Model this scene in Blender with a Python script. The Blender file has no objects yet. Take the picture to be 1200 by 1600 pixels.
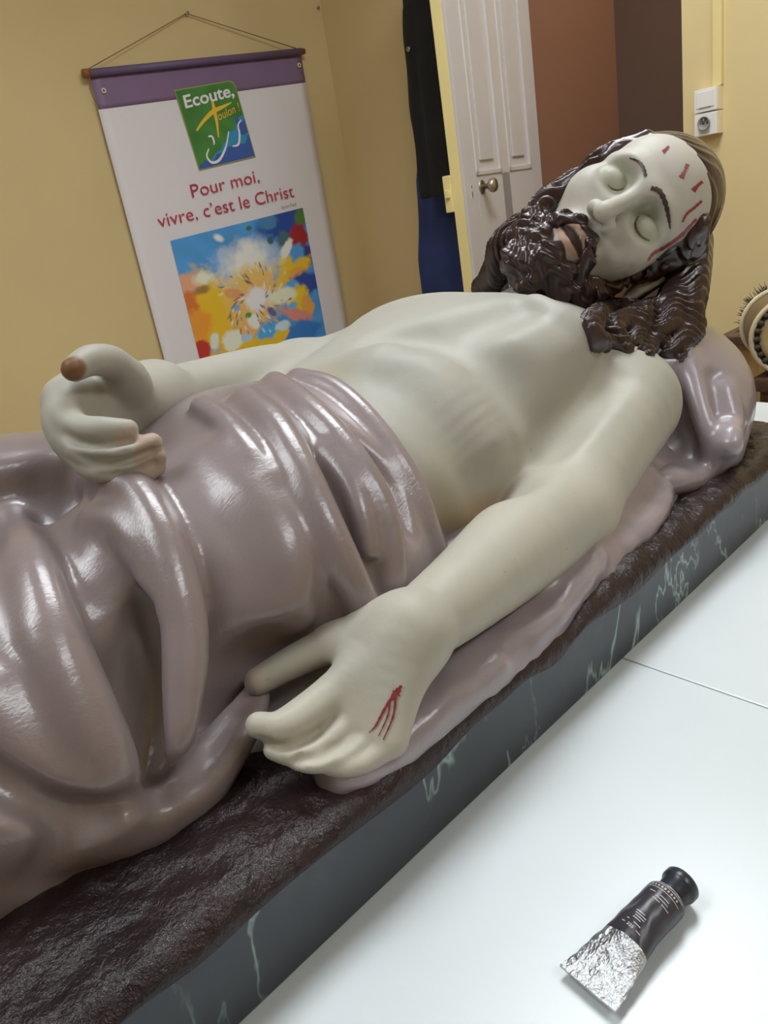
import bpy, bmesh, math, random
import numpy as np
from concurrent.futures import ThreadPoolExecutor
from mathutils import Vector, Matrix
random.seed(7)
import time as _time; _T0 = _time.time()
rng = np.random.default_rng(7)
SC = bpy.context.scene
COL = SC.collection
# ------------------------------------------------------------------ camera
TABLE_Z = 0.75            # table top above the floor
CAM_H = 0.40              # phone above the table top
FPX = 1200.0              # focal length in pixels of the 1200 x 1600 frame
_up = -np.array([525.0, 3040.0, FPX]); _up /= np.linalg.norm(_up)
_ax = np.array([0, 0, 1.0])
_fw = _ax - (_ax @ _up) * _up; _fw /= np.linalg.norm(_fw)
_rt = np.cross(_fw, _up)
if _rt[0] < 0: _rt = -_rt

def frame(deg):
    t = math.radians(deg)
    return np.array([_fw * math.cos(t) + _rt * math.sin(t), _fw * math.sin(t) - _rt * math.cos(t), _up])
R_ROOM = frame(51.0)      # x along the banner wall, y towards it, z up, origin under the camera on the table
R_STAT = frame(48.5)      # the plinth stands 2.5 degrees askew on the table
CAMP = np.array([0, 0, CAM_H])

def unproj(R, px, py, x=None, y=None, z=None):
    d = R @ np.array([px - 600, py - 800, FPX])
    if x is not None: t = x / d[0]
    elif y is not None: t = y / d[1]
    else: t = (z - CAM_H) / d[2]
    return CAMP + t * d
def PR(px, py, **k): return unproj(R_ROOM, px, py, **k)
def PS(px, py, y=None, **k): return unproj(R_STAT, px, py, y=y, **k)

cam_d = bpy.data.cameras.new('camera'); cam = bpy.data.objects.new('camera', cam_d); COL.objects.link(cam)
cam_d.sensor_fit = 'VERTICAL'; cam_d.sensor_height = 36.0; cam_d.lens = 36.0 * FPX / 1600.0
cam_d.clip_start = 0.01
Mx = Matrix(((R_ROOM[0][0], -R_ROOM[0][1], -R_ROOM[0][2]), (R_ROOM[1][0], -R_ROOM[1][1], -R_ROOM[1][2]), (R_ROOM[2][0], -R_ROOM[2][1], -R_ROOM[2][2])))
cam.matrix_world = Matrix.Translation((0, 0, TABLE_Z + CAM_H)) @ Mx.to_4x4()
SC.camera = cam
# ------------------------------------------------------------------ world, lights, exposure
SC.view_settings.view_transform = 'Standard'; SC.view_settings.look = 'None'
SC.view_settings.gamma = 1.0; SC.view_settings.use_curve_mapping = False
SC.view_settings.exposure = 0.15
W = bpy.data.worlds.new('world'); SC.world = W; W.use_nodes = True
W.node_tree.nodes['Background'].inputs[0].default_value = (0.75, 0.85, 1.0, 1)
W.node_tree.nodes['Background'].inputs[1].default_value = 0.3
CEIL = 2.75
LAMPS = [((1.35, 0.80), (1.2, 0.60), 17, (0.88, 0.95, 1.0)), ((-0.75, 0.85), (1.2, 0.60), 9.5, (0.88, 0.95, 1.0)),
         ((0.95, -1.25), (1.2, 0.60), 6, (0.88, 0.95, 1.0))]  # this third panel is a dim fill, added on the camera side
for i, ((lx, ly), (sx, sy), pw, lc) in enumerate(LAMPS):
    ld = bpy.data.lights.new('panel_light', 'AREA'); ld.shape = 'RECTANGLE'; ld.size = sx; ld.size_y = sy
    ld.energy = pw; ld.color = lc
    lo = bpy.data.objects.new('panel_light', ld); COL.objects.link(lo); lo.location = (lx, ly, CEIL - 0.065)

# ------------------------------------------------------------------ generic helpers
def tag(o, label=None, cat=None, group=None, kind=None):
    if label: o['label'] = label
    if cat: o['category'] = cat
    if group: o['group'] = group
    if kind: o['kind'] = kind
    return o
def empty(name, loc=(0, 0, 0), rz=0.0):
    o = bpy.data.objects.new(name, None); COL.objects.link(o); o.location = loc; o.rotation_euler = (0, 0, rz); o.empty_display_size = 0.05
    return o
def mesh_obj(name, V, Fq, mat, parent=None, smooth=False, loc=None):
    me = bpy.data.meshes.new(name); me.from_pydata([tuple(v) for v in V], [], [tuple(f) for f in Fq]); me.update()
    if smooth: me.polygons.foreach_set('use_smooth', [True] * len(me.polygons))
    o = bpy.data.objects.new(name, me); COL.objects.link(o)
    if mat: me.materials.append(mat)
    if parent: o.parent = parent
    if loc is not None: o.location = loc
    return o
def bm_obj(name, bm, mat, parent=None, smooth=False, loc=None):
    me = bpy.data.meshes.new(name); bm.normal_update(); bm.to_mesh(me); bm.free()
    if smooth: me.polygons.foreach_set('use_smooth', [True] * len(me.polygons))
    o = bpy.data.objects.new(name, me); COL.objects.link(o)
    if mat: me.materials.append(mat)
    if parent: o.parent = parent
    if loc is not None: o.location = loc
    return o
def box_bm(lo, hi, bev=0.0, bm=None, seg=2):
    own = bm is None
    b = bmesh.new()
    bmesh.ops.create_cube(b, size=1.0)
    lo = Vector(lo); hi = Vector(hi)
    for v in b.verts:
        v.co = Vector((lo[i] + (v.co[i] + 0.5) * (hi[i] - lo[i]) for i in range(3)))
    if bev > 0: bmesh.ops.bevel(b, geom=list(b.edges), offset=bev, segments=seg, affect='EDGES', profile=0.6)
    if own: return b
    me = bpy.data.meshes.new('tmp'); b.to_mesh(me); b.free(); bm.from_mesh(me); bpy.data.meshes.remove(me)
    return bm
def box(name, lo, hi, mat, parent=None, bev=0.0, smooth=False):
    return bm_obj(name, box_bm(lo, hi, bev), mat, parent, smooth)
def lathe_bm(prof, n=24, axis='Z'):
    bm = bmesh.new(); rings = []
    for r, h in prof:
        rings.append([bm.verts.new((r * math.cos(2 * math.pi * i / n), r * math.sin(2 * math.pi * i / n), h)) for i in range(n)])
    for a, b in zip(rings[:-1], rings[1:]):
        for i in range(n): bm.faces.new((a[i], a[(i + 1) % n], b[(i + 1) % n], b[i]))
    bm.faces.new(rings[0][::-1]); bm.faces.new(rings[-1])
    return bm
def tube_bm(pts, r, n=8, bm=None, closed=False):
    bm = bm or bmesh.new(); pts = [Vector(p) for p in pts]; rings = []
    rr = r if hasattr(r, '__len__') else [r] * len(pts)
    N = len(pts); prev = None
    for i, p in enumerate(pts):
        if closed: t = (pts[(i + 1) % N] - pts[i - 1]).normalized()
        else: t = (pts[min(i + 1, N - 1)] - pts[max(i - 1, 0)]).normalized()
        if prev is None: nrm = t.orthogonal().normalized()
        else: nrm = (prev - t * prev.dot(t)).normalized()
        prev = nrm; b = t.cross(nrm)
        rings.append([bm.verts.new(p + (nrm * math.cos(2 * math.pi * k / n) + b * math.sin(2 * math.pi * k / n)) * rr[i]) for k in range(n)])
    for i in range(N if closed else N - 1):
        a, b = rings[i], rings[(i + 1) % N]
        for k in range(n): bm.faces.new((a[k], a[(k + 1) % n], b[(k + 1) % n], b[k]))
    if not closed: bm.faces.new(rings[0][::-1]); bm.faces.new(rings[-1])
    return bm
def catmull(pts, n=4):
    P = np.asarray(pts, float)
    if len(P) < 3: return P
    Q = np.vstack([2 * P[0] - P[1], P, 2 * P[-1] - P[-2]]); out = []
    for i in range(1, len(Q) - 2):
        for t in np.linspace(0, 1, n, endpoint=False):
            a, b, c, d = Q[i - 1], Q[i], Q[i + 1], Q[i + 2]
            out.append(0.5 * (2 * b + (c - a) * t + (2 * a - 5 * b + 4 * c - d) * t * t + (3 * b - a - 3 * c + d) * t ** 3))
    out.append(P[-1]); return np.array(out)

# ------------------------------------------------------------------ material helpers
class NT:
    def __init__(s, name):
        s.m = bpy.data.materials.new(name); s.m.use_nodes = True; s.t = s.m.node_tree
        s.b = s.t.nodes['Principled BSDF']; s.out = s.t.nodes['Material Output']
    def n(s, typ, **kw):
        nd = s.t.nodes.new(typ)
        for k, v in kw.items():
            if k.startswith('i_'): nd.inputs[k[2:].replace('_', ' ')].default_value = v
            else: setattr(nd, k, v)
        return nd
    def l(s, a, b): s.t.links.new(a, b)
    def set(s, **kw):
        for k, v in kw.items(): s.b.inputs[k.replace('_', ' ')].default_value = v
        return s
    def coord(s, kind='Object', scale=None):
        tc = s.n('ShaderNodeTexCoord'); o = tc.outputs[kind]
        if scale:
            mp = s.n('ShaderNodeMapping'); mp.inputs['Scale'].default_value = scale; s.l(o, mp.inputs[0]); o = mp.outputs[0]
        return o
    def noise(s, vec, scale, detail=4, rough=0.55, dist=0.0):
        n = s.n('ShaderNodeTexNoise'); n.inputs['Scale'].default_value = scale; n.inputs['Detail'].default_value = detail
        n.inputs['Roughness'].default_value = rough; n.inputs['Distortion'].default_value = dist
        if vec is not None: s.l(vec, n.inputs['Vector'])
        return n.outputs['Fac']
    def ramp(s, fac, stops):
        r = s.n('ShaderNodeValToRGB'); e = r.color_ramp.elements
        while len(e) < len(stops): e.new(0.5)
        for el, (p, c) in zip(e, stops):
            el.position = p; el.color = (*c, 1) if len(c) == 3 else c
        s.l(fac, r.inputs[0]); return r.outputs[0]
    def mix(s, fac, a, b, blend='MIX'):
        m = s.n('ShaderNodeMix', data_type='RGBA', blend_type=blend)
        for sock, v in ((0, fac), (6, a), (7, b)):
            if hasattr(v, 'is_linked') or hasattr(v, 'links'): s.l(v, m.inputs[sock])
            else: m.inputs[sock].default_value = v if not isinstance(v, tuple) else (*v[:3], 1)
        return m.outputs[2]
    def bump(s, h, strength=0.2, dist=0.01, prev=None):
        b = s.n('ShaderNodeBump'); b.inputs['Strength'].default_value = strength; b.inputs['Distance'].default_value = dist
        s.l(h, b.inputs['Height'])
        if prev is not None: s.l(prev, b.inputs['Normal'])
        return b.outputs[0]
def srgb(r, g, b):
    f = lambda c: c / 12.92 if c <= 0.04045 else ((c + 0.055) / 1.055) ** 2.4
    return (f(r / 255), f(g / 255), f(b / 255))
def simple(name, col, rough=0.5, metal=0.0, bumpscale=None, bumpstr=0.1, var=0.0):
    t = NT(name); t.set(Roughness=rough, Metallic=metal)
    c = t.coord()
    if var:
        f = t.noise(c, 6, 5)
        k = t.ramp(f, [(0.3, tuple(x * (1 - var) for x in col)), (0.7, tuple(min(1, x * (1 + var)) for x in col))]); t.l(k, t.b.inputs['Base Color'])
    else: t.b.inputs['Base Color'].default_value = (*col, 1)
    if bumpscale:
        t.l(t.bump(t.noise(c, bumpscale, 4), bumpstr, 0.002), t.b.inputs['Normal'])
    return t.m

M = {}
def wall_mat(name, col, var=0.06):
    t = NT(name); t.set(Roughness=0.75); c = t.coord()
    f = t.noise(c, 1.3, 5); k = t.ramp(f, [(0.3, tuple(x * (1 - var) for x in col)), (0.7, tuple(x * (1 + var) for x in col))])
    t.l(k, t.b.inputs['Base Color'])
    t.l(t.bump(t.noise(c, 60, 4), 0.15, 0.003), t.b.inputs['Normal'])
    return t.m
M['yellow_wall'] = wall_mat('yellow_wall_paint', srgb(222, 200, 148))
M['terracotta'] = wall_mat('terracotta_wall_paint', srgb(140, 100, 76))
M['dark_brown'] = wall_mat('dark_brown_wall_paint', srgb(105, 85, 75))
M['ceiling'] = wall_mat('ceiling_paint', (0.8, 0.8, 0.78), 0.02)
M['floor'] = simple('floor_tiles', (0.35, 0.28, 0.22), 0.4, var=0.15)
M['door_white'] = simple('door_white_paint', srgb(203, 196, 193), 0.4, bumpscale=30, bumpstr=0.08, var=0.03)
M['cream'] = simple('cream_paint', srgb(232, 214, 150), 0.45, bumpscale=30, bumpstr=0.08, var=0.04)
M['plastic'] = simple('white_plastic', srgb(235, 232, 228), 0.35)
M['ivory'] = simple('ivory_plastic', srgb(238, 226, 190), 0.4)
M['dark'] = simple('dark_hole', (0.02, 0.02, 0.02), 0.6)
M['brass'] = simple('aged_brass', (0.45, 0.40, 0.30), 0.3, 0.9, var=0.2)
M['wood_rod'] = simple('rod_wood', srgb(150, 95, 50), 0.5, var=0.2)
M['string'] = simple('string', srgb(150, 120, 90), 0.9)
M['steel'] = simple('steel', (0.6, 0.6, 0.6), 0.3, 1.0)
M['lamp_body'] = simple('lamp_body', (0.8, 0.8, 0.8), 0.5)
M['metal_leg'] = simple('table_leg_metal', (0.55, 0.56, 0.58), 0.35, 0.6)

# ================================================================== the room (room frame, z from the floor)
XC, YW = 2.562, 3.0
X0, Y0 = -3.2, -2.6
def structure(name, lo, hi, mat):
    return tag(box(name, lo, hi, mat), kind='structure')
structure('floor', (X0, Y0, -0.1), (XC + 2.6, YW + 0.1, 0.0), M['floor'])
structure('ceiling', (X0, Y0, CEIL), (XC + 2.6, YW + 0.1, CEIL + 0.1), M['ceiling'])
structure('wall_left', (X0, YW, 0), (XC + 2.6, YW + 0.12, CEIL), M['yellow_wall'])
structure('wall_right', (X0, Y0 - 0.1, 0), (XC + 2.6, Y0, CEIL), M['yellow_wall'])
structure('wall_front', (X0 - 0.1, Y0 - 0.1, 0), (X0, YW + 0.12, CEIL), M['yellow_wall'])
JR, JL = 1.342, 2.005       # doorway jambs in the back wall
WT = 0.12
structure('wall_back', (XC, JL, 0), (XC + WT, YW, CEIL), M['yellow_wall'])
structure('wall_back_right', (XC, Y0, 0), (XC + WT, JR, CEIL), M['yellow_wall'])
structure('wall_back_above_door', (XC, JR, 2.25), (XC + WT, JL, CEIL), M['yellow_wall'])
tag(box('trim_1', (XC - 0.004, 1.952, 0), (XC + 0.05, JL, 2.25), M['cream'], None, 0.002), kind='structure')
# corridor beyond the doorway: terracotta side wall on the left, darker end wall
structure('wall_corridor_left', (XC + WT, 2.06, 0), (XC + 0.8, 2.16, CEIL), M['terracotta'])
structure('wall_corridor_end', (XC + 0.8, -0.4, 0), (XC + 0.9, 2.16, CEIL), M['dark_brown'])
structure('wall_corridor_right', (XC + WT, -0.5, 0), (XC + 0.9, -0.4, CEIL), M['terracotta'])

ld = bpy.data.lights.new('corridor_fill_bulb', 'POINT'); ld.energy = 14; ld.color = (1.0, 0.9, 0.78); ld.shadow_soft_size = 0.09  # unseen lamp added to brighten the corridor walls
lo = bpy.data.objects.new('corridor_fill_bulb', ld); COL.objects.link(lo); lo.location = (XC + 0.48, 1.0, 2.33)
e = tag(empty('added_pendant_lamp', (XC + 0.48, 1.0, CEIL)), 'unseen pendant lamp added to brighten the terracotta corridor', 'lamp')
bm_obj('ceiling_rose', lathe_bm([(0.05, 0), (0.045, -0.02), (0.012, -0.03)], 20), M['lamp_body'], e, True)
bm_obj('flex', tube_bm([(0, 0, -0.02), (0, 0, -0.24)], 0.004, 8), M['dark'], e, True)
bm_obj('lamp_holder', lathe_bm([(0.008, -0.22), (0.02, -0.24), (0.02, -0.29), (0.012, -0.30)], 16), M['lamp_body'], e, True)
# ceiling lamps, the third an added fill (housing and diffuser; the area light sits just under each)
em = NT('lamp_diffuser'); em.b.inputs['Base Color'].default_value = (1, 1, 1, 1)
em.b.inputs['Emission Color'].default_value = (0.93, 0.97, 1, 1); em.b.inputs['Emission Strength'].default_value = 6.0
names = ['straight above the statue', 'left of the statue, above its legs', 'added as unseen fill over the near side of the white tables']
for i, ((lx, ly), (sx, sy), pw, lc) in enumerate(LAMPS):
    e = tag(empty('ceiling_light', (lx, ly, CEIL)), 'white rectangular ceiling light panel ' + names[i], 'ceiling light', 'ceiling light panels')
    box('housing', (-sx / 2 - 0.02, -sy / 2 - 0.02, -0.05), (sx / 2 + 0.02, sy / 2 + 0.02, 0), M['lamp_body'], e, 0.006)
    box('diffuser', (-sx / 2, -sy / 2, -0.058), (sx / 2, sy / 2, -0.048), em.m, e, 0.002)

# ================================================================== the statue: signed-distance sculpting
VOX = 1.0
def smin(a, b, k):
    if k <= 0: return np.minimum(a, b)
    h = np.maximum(k - np.abs(a - b), 0) / k
    return np.minimum(a, b) - h * h * k * 0.25
class Chain:                       # round cones along a polyline
    def __init__(s, pts, rad, n=4, smooth=True):
        pts = np.asarray(pts, float)
        rad = np.asarray(rad if hasattr(rad, '__len__') else [rad] * len(pts), float)
        if smooth and len(pts) > 2:
            q = catmull(np.column_stack([pts, rad]), n); pts, rad = q[:, :3], np.maximum(q[:, 3], 1e-4)
        s.p, s.r = pts, rad
        s.lo = (pts - rad[:, None]).min(0); s.hi = (pts + rad[:, None]).max(0)
    def __call__(s, X, reach=None):
        A, B, RA, RB = s.p[:-1].astype(np.float32), s.p[1:].astype(np.float32), s.r[:-1].astype(np.float32), s.r[1:].astype(np.float32)
        AB = B - A; LL = (AB * AB).sum(1) + 1e-12
        if len(X) * len(A) < 60000:
            pa = X[:, None, :] - A[None]; t = np.clip((pa * AB).sum(2) / LL, 0, 1)
            q = pa - t[..., None] * AB
            return (np.sqrt((q * q).sum(2)) - (RA + t * (RB - RA))).min(1)
        if reach is not None:          # leave out the stretches too far from this block
            lo, hi = X.min(0), X.max(0); c = (lo + hi) / 2; hd = np.linalg.norm(hi - lo) / 2
            t = np.clip(((c - A) * AB).sum(1) / LL, 0, 1); q = c - A - t[:, None] * AB
            keep = np.sqrt((q * q).sum(1)) - np.maximum(RA, RB) < hd + reach
        else: keep = np.ones(len(A), bool)
        d = np.full(len(X), 1.0, np.float32)
        for i in np.nonzero(keep)[0]:
            pa = X - A[i]; t = pa @ AB[i]; t /= LL[i]; np.clip(t, 0, 1, out=t)
            pa -= t[:, None] * AB[i]
            v = np.sqrt(np.einsum('ij,ij->i', pa, pa)); v -= RA[i] + t * (RB[i] - RA[i])
            np.minimum(d, v, out=d)
        return d
class Ell:                         # ellipsoid with optional rotation (columns = axes)
    def __init__(s, c, r, rot=None):
        s.c = np.asarray(c, float); s.rr = np.asarray(r, float); s.R = np.eye(3) if rot is None else np.asarray(rot, float)
        ext = np.sqrt(((s.R * s.rr) ** 2).sum(1)); s.lo = s.c - ext; s.hi = s.c + ext
    def __call__(s, X):
        q = (X - s.c.astype(X.dtype)) @ s.R.astype(X.dtype)
        k0 = np.sqrt(((q / s.rr.astype(X.dtype)) ** 2).sum(1)); k1 = np.sqrt(((q / (s.rr ** 2).astype(X.dtype)) ** 2).sum(1)) + 1e-9
        return k0 * (k0 - 1) / k1
class Half:                        # half space n.x < d
    def __init__(s, n, d): s.n = np.asarray(n, float); s.n /= np.linalg.norm(s.n); s.d = d; s.lo = np.full(3, -9.); s.hi = np.full(3, 9.)
    def __call__(s, X): return X @ s.n.astype(X.dtype) - X.dtype.type(s.d)
class Disp:                        # additive relief
    def __init__(s, fn): s.fn = fn; s.lo = np.full(3, -9.); s.hi = np.full(3, 9.)
class SDF:
    def __init__(s): s.ops = []
    def add(s, prim, k=0.01, op='u'): s.ops.append((op, k, prim)); return s
    def sub(s, prim, k=0.01): return s.add(prim, k, 's')
    def inter(s, prim, k=0.005): return s.add(prim, k, 'i')
    def disp(s, fn): return s.add(Disp(fn), 0, 'd')
    def ev(s, X, cull=True):
        X = np.asarray(X, np.float32); d = np.full(len(X), 1.0, np.float32)
        lo, hi = X.min(0), X.max(0)
        for op, k, pr in s.ops:
            if op == 'd': d = d + pr.fn(X); continue
            if cull and op != 'i':
                m = k + 0.02
                if (pr.lo - m > hi).any() or (pr.hi + m < lo).any(): continue
            v = pr(X, k + 0.02) if cull and isinstance(pr, Chain) else pr(X)
            if op == 'u': d = smin(d, v, k)
            elif op == 's': d = -smin(-d, v, k)
            else: d = -smin(-d, -v, k)
        return d.astype(np.float32)
    def copy(s): c = SDF(); c.ops = list(s.ops); return c

def mesh_sdf(sdf, lo, hi, vox, smooth_it=1):
    lo = np.asarray(lo, float); hi = np.asarray(hi, float); B = 24
    nb = np.ceil((hi - lo) / (vox * B)).astype(int); n = nb * B
    V = np.empty(tuple(n + 1), np.float32)
    ax = [lo[i] + np.arange(n[i] + 1) * vox for i in range(3)]
    half = vox * B * 0.5
    cx = [lo[i] + (np.arange(nb[i]) * B + B / 2) * vox for i in range(3)]
    G = np.stack(np.meshgrid(*cx, indexing='ij'), -1).reshape(-1, 3)
    dc = sdf.ev(G, cull=False).reshape(tuple(nb))
    lim = half * 1.7321 * 1.15 + 0.006
    V[...] = 1.0
    for i in range(nb[0]):
        for j in range(nb[1]):
            for k in range(nb[2]):
                sl = (slice(i * B, i * B + B + 1), slice(j * B, j * B + B + 1), slice(k * B, k * B + B + 1))
                if abs(dc[i, j, k]) > lim:
                    V[sl] = 1.0 if dc[i, j, k] > 0 else -1.0
    def work(ijk):
        i, j, k = ijk
        sl = (slice(i * B, i * B + B + 1), slice(j * B, j * B + B + 1), slice(k * B, k * B + B + 1))
        X = np.stack(np.meshgrid(ax[0][sl[0]], ax[1][sl[1]], ax[2][sl[2]], indexing='ij'), -1).reshape(-1, 3)
        V[sl] = sdf.ev(X).reshape(B + 1, B + 1, B + 1)
    with ThreadPoolExecutor(4) as ex: list(ex.map(work, np.argwhere(np.abs(dc) <= lim)))
    for a in range(3):             # close at the border
        ix = [slice(None)] * 3
        ix[a] = 0; V[tuple(ix)] = np.maximum(V[tuple(ix)], 1e-4)
        ix[a] = -1; V[tuple(ix)] = np.maximum(V[tuple(ix)], 1e-4)
    S = V < 0
    c8 = [S[a:n[0] + a, b:n[1] + b, c:n[2] + c] for a in (0, 1) for b in (0, 1) for c in (0, 1)]
    anyb = c8[0].copy(); allb = c8[0].copy()
    for q in c8[1:]: anyb |= q; allb &= q
    mixed = anyb & ~allb
    I, J, K = np.nonzero(mixed)
    ids = np.full(tuple(n), -1, np.int32); ids[I, J, K] = np.arange(len(I), dtype=np.int32)
    off = [(a, b, c) for a in (0, 1) for b in (0, 1) for c in (0, 1)]
    val = np.stack([V[I + a, J + b, K + c] for a, b, c in off], 1)
    acc = np.zeros((len(I), 3)); cnt = np.zeros(len(I))
    for p in range(8):
        for q in range(p + 1, 8):
            df = [abs(off[p][z] - off[q][z]) for z in range(3)]
            if sum(df) != 1: continue
            m = (val[:, p] < 0) != (val[:, q] < 0)
            t = val[m, p] / (val[m, p] - val[m, q])
            P0 = np.array(off[p], float); D = np.array(off[q], float) - P0
            acc[m] += P0 + t[:, None] * D; cnt[m] += 1
    vert = lo + (np.stack([I, J, K], 1) + acc / cnt[:, None]) * vox
    quads = []
    for a in range(3):
        b, c = (a + 1) % 3, (a + 2) % 3
        s0 = [slice(None)] * 3; s1 = [slice(None)] * 3
        s0[a] = slice(0, -1); s1[a] = slice(1, None)
        A0, A1 = S[tuple(s0)], S[tuple(s1)]
        E = np.nonzero(A0 != A1); E = np.stack(E, 1)
        ok = (E[:, b] > 0) & (E[:, c] > 0) & (E[:, b] < n[b]) & (E[:, c] < n[c]); E = E[ok]
        flip = A0[E[:, 0], E[:, 1], E[:, 2]]
        def cell(db, dc_):
            q = E.copy(); q[:, b] += db; q[:, c] += dc_
            return ids[q[:, 0], q[:, 1], q[:, 2]]
        Qd = np.stack([cell(-1, -1), cell(0, -1), cell(0, 0), cell(-1, 0)], 1)
        Qd[~flip] = Qd[~flip][:, ::-1]
        quads.append(Qd)
    Fq = np.vstack(quads); Fq = Fq[(Fq >= 0).all(1)]
    for _ in range(smooth_it):
        sm = np.zeros_like(vert); ct = np.zeros(len(vert))
        for e in range(4):
            a_, b_ = Fq[:, e], Fq[:, (e + 1) % 4]
            for z in range(3):
                sm[:, z] += np.bincount(a_, vert[b_, z], len(vert)) + np.bincount(b_, vert[a_, z], len(vert))
            ct += np.bincount(a_, minlength=len(vert)) + np.bincount(b_, minlength=len(vert))
        vert = 0.4 * vert + 0.6 * sm / np.maximum(ct, 1)[:, None]
    return vert, Fq
def sdf_obj(name, vert, Fq, mat, parent, origin, colors=None):
    me = bpy.data.meshes.new(name); nv, nf = len(vert), len(Fq)
    me.vertices.add(nv); me.vertices.foreach_set('co', (vert - origin).astype(np.float32).ravel())
    me.loops.add(nf * 4); me.loops.foreach_set('vertex_index', Fq.astype(np.int32).ravel())
    me.polygons.add(nf); me.polygons.foreach_set('loop_start', np.arange(nf, dtype=np.int32) * 4)
    me.update(calc_edges=True); me.validate()
    me.polygons.foreach_set('use_smooth', np.ones(nf, bool))
    if colors is not None:
        at = me.color_attributes.new('paint', 'FLOAT_COLOR', 'POINT')
        at.data.foreach_set('color', np.column_stack([colors, np.ones(nv)]).astype(np.float32).ravel())
    me.materials.append(mat); me.update()
    o = bpy.data.objects.new(name, me); COL.objects.link(o); o.parent = parent
    return o
def march(sdf, pix, tmax=1.6):
    """where the sight line through each point of a traced curve meets a form; returns points and normals"""
    pix = np.asarray(pix, float)
    D = np.stack([R_STAT @ np.array([p[0] - 600, p[1] - 800, FPX]) for p in pix]); D /= np.linalg.norm(D, axis=1)[:, None]
    t = np.full(len(pix), 0.30)
    for _ in range(60):
        d = sdf.ev(CAMP + D * t[:, None], cull=False); t = np.minimum(t + np.clip(d, -0.05, 0.08) * 0.9, tmax)
        if np.abs(d).max() < 3e-4: break
    Pt = CAMP + D * t[:, None]; N = np.zeros_like(Pt); e = 0.003
    for a in range(3):
        h = np.zeros(3); h[a] = e
        N[:, a] = sdf.ev(Pt + h, cull=False) - sdf.ev(Pt - h, cull=False)
    N /= np.linalg.norm(N, axis=1)[:, None] + 1e-9
    return Pt, N
def ridge(sdf, pix, r, h, n=4):
    """a fold lying on a form: follows it, stands h proud of it"""
    P, N = march(sdf, pix); r = np.asarray(r if hasattr(r, '__len__') else [r] * len(P), float)
    h = np.asarray(h if hasattr(h, '__len__') else [h] * len(P), float)
    return Chain(P + N * (h - r)[:, None], r, n)
def groove(sdf, pix, r, depth, n=4):
    P, N = march(sdf, pix); r = np.asarray(r if hasattr(r, '__len__') else [r] * len(P), float)
    depth = np.asarray(depth if hasattr(depth, '__len__') else [depth] * len(P), float)
    return Chain(P + N * (r - depth)[:, None], r, n)
def wob(X, f, ph=0.0):
    return np.sin(X[:, 0] * f + 1.3 * np.sin(X[:, 1] * f * 0.7 + ph)) * np.sin(X[:, 1] * f * 1.1 + ph + 1.1 * np.sin(X[:, 2] * f * 0.8)) * np.sin(X[:, 2] * f * 0.9 + 2 * ph + np.sin(X[:, 0] * f * 0.6))

PL_Y, PL_H = 0.307, 0.072           # front face and height of the plinth
PL_X0, PL_X1, PL_Y1 = -0.72, 1.0, 0.86
# ---- head frame, fitted to the face in the photograph
HS = 0.95
HT = np.array([0.899, 0.498, 0.339])
HR = np.array([[0.028, 0.663, -0.748], [-0.538, -0.620, -0.570], [-0.842, 0.418, 0.340]])
_u, _s, _v = np.linalg.svd(HR); HR = _u @ _v
def hp(x, y, z): return HR @ (np.array([x, y, z], float) * HS) + HT
def hell(c, r, rot=None): return Ell(hp(*c), np.asarray(r) * HS, HR if rot is None else HR @ rot)
def hch(pts, r, n=4):
    r = np.asarray(r if hasattr(r, '__len__') else [r] * len(pts), float) * HS
    return Chain([hp(*p) for p in pts], r, n)

# ---- body
body = SDF()
body.add(Ell((0.625, 0.585, 0.178), (0.205, 0.165, 0.124), np.array([[0.998, 0, -0.06], [0, 1, 0], [0.06, 0, 0.998]])))
body.add(Ell((0.45, 0.565, 0.160), (0.16, 0.148, 0.105)), 0.06)
body.add(Ell((0.30, 0.555, 0.150), (0.14, 0.15, 0.105)), 0.05)
body.add(Ell((0.675, 0.505, 0.240), (0.085, 0.080, 0.045)), 0.035)      # pectorals
body.add(Ell((0.68, 0.660, 0.248), (0.085, 0.080, 0.045)), 0.035)
body.add(Chain([(0.770, 0.46, 0.200), (0.785, 0.54, 0.220), (0.79, 0.62, 0.222), (0.785, 0.70, 0.21)], [0.042, 0.042, 0.042, 0.042]), 0.05)   # shoulder girdle
body.add(Chain([(0.79, 0.59, 0.190), (0.825, 0.575, 0.235), hp(0, -0.07, -0.015)], [0.062, 0.054, 0.050]), 0.035)  # neck
# near arm
SH = np.array([0.746, 0.424, 0.162]); EL = PS(885, 800, y=0.385); WR = PS(637, 992, y=0.338)
body.add(Chain([SH, SH * 0.5 + EL * 0.5 + np.array([0.005, 0.0, 0.006]), EL], [0.062, 0.052, 0.043]), 0.03)
body.add(Chain([EL, EL * 0.72 + WR * 0.28 + np.array([0, 0.0, 0.004]), EL * 0.3 + WR * 0.7, WR], [0.042, 0.0445, 0.033, 0.0245]), 0.02)
# far arm
SHF = np.array([0.765, 0.735, 0.200]); ELF = PS(470, 590, y=0.745); WRF = PS(243, 627, y=0.615)
body.add(Chain([SHF, (SHF + ELF) / 2, ELF], [0.058, 0.05, 0.042]), 0.03)
body.add(Chain([ELF, ELF * 0.7 + WRF * 0.3, ELF * 0.25 + WRF * 0.75, WRF], [0.042, 0.041, 0.032, 0.026]), 0.02)
# anatomy relief on the trunk
trunk = body.copy()
def rel(pix, r, h, k): body.add(ridge(trunk, pix, r, h), k)
def cut(pix, r, d, k): body.sub(groove(trunk, pix, r, d), k)

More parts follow.
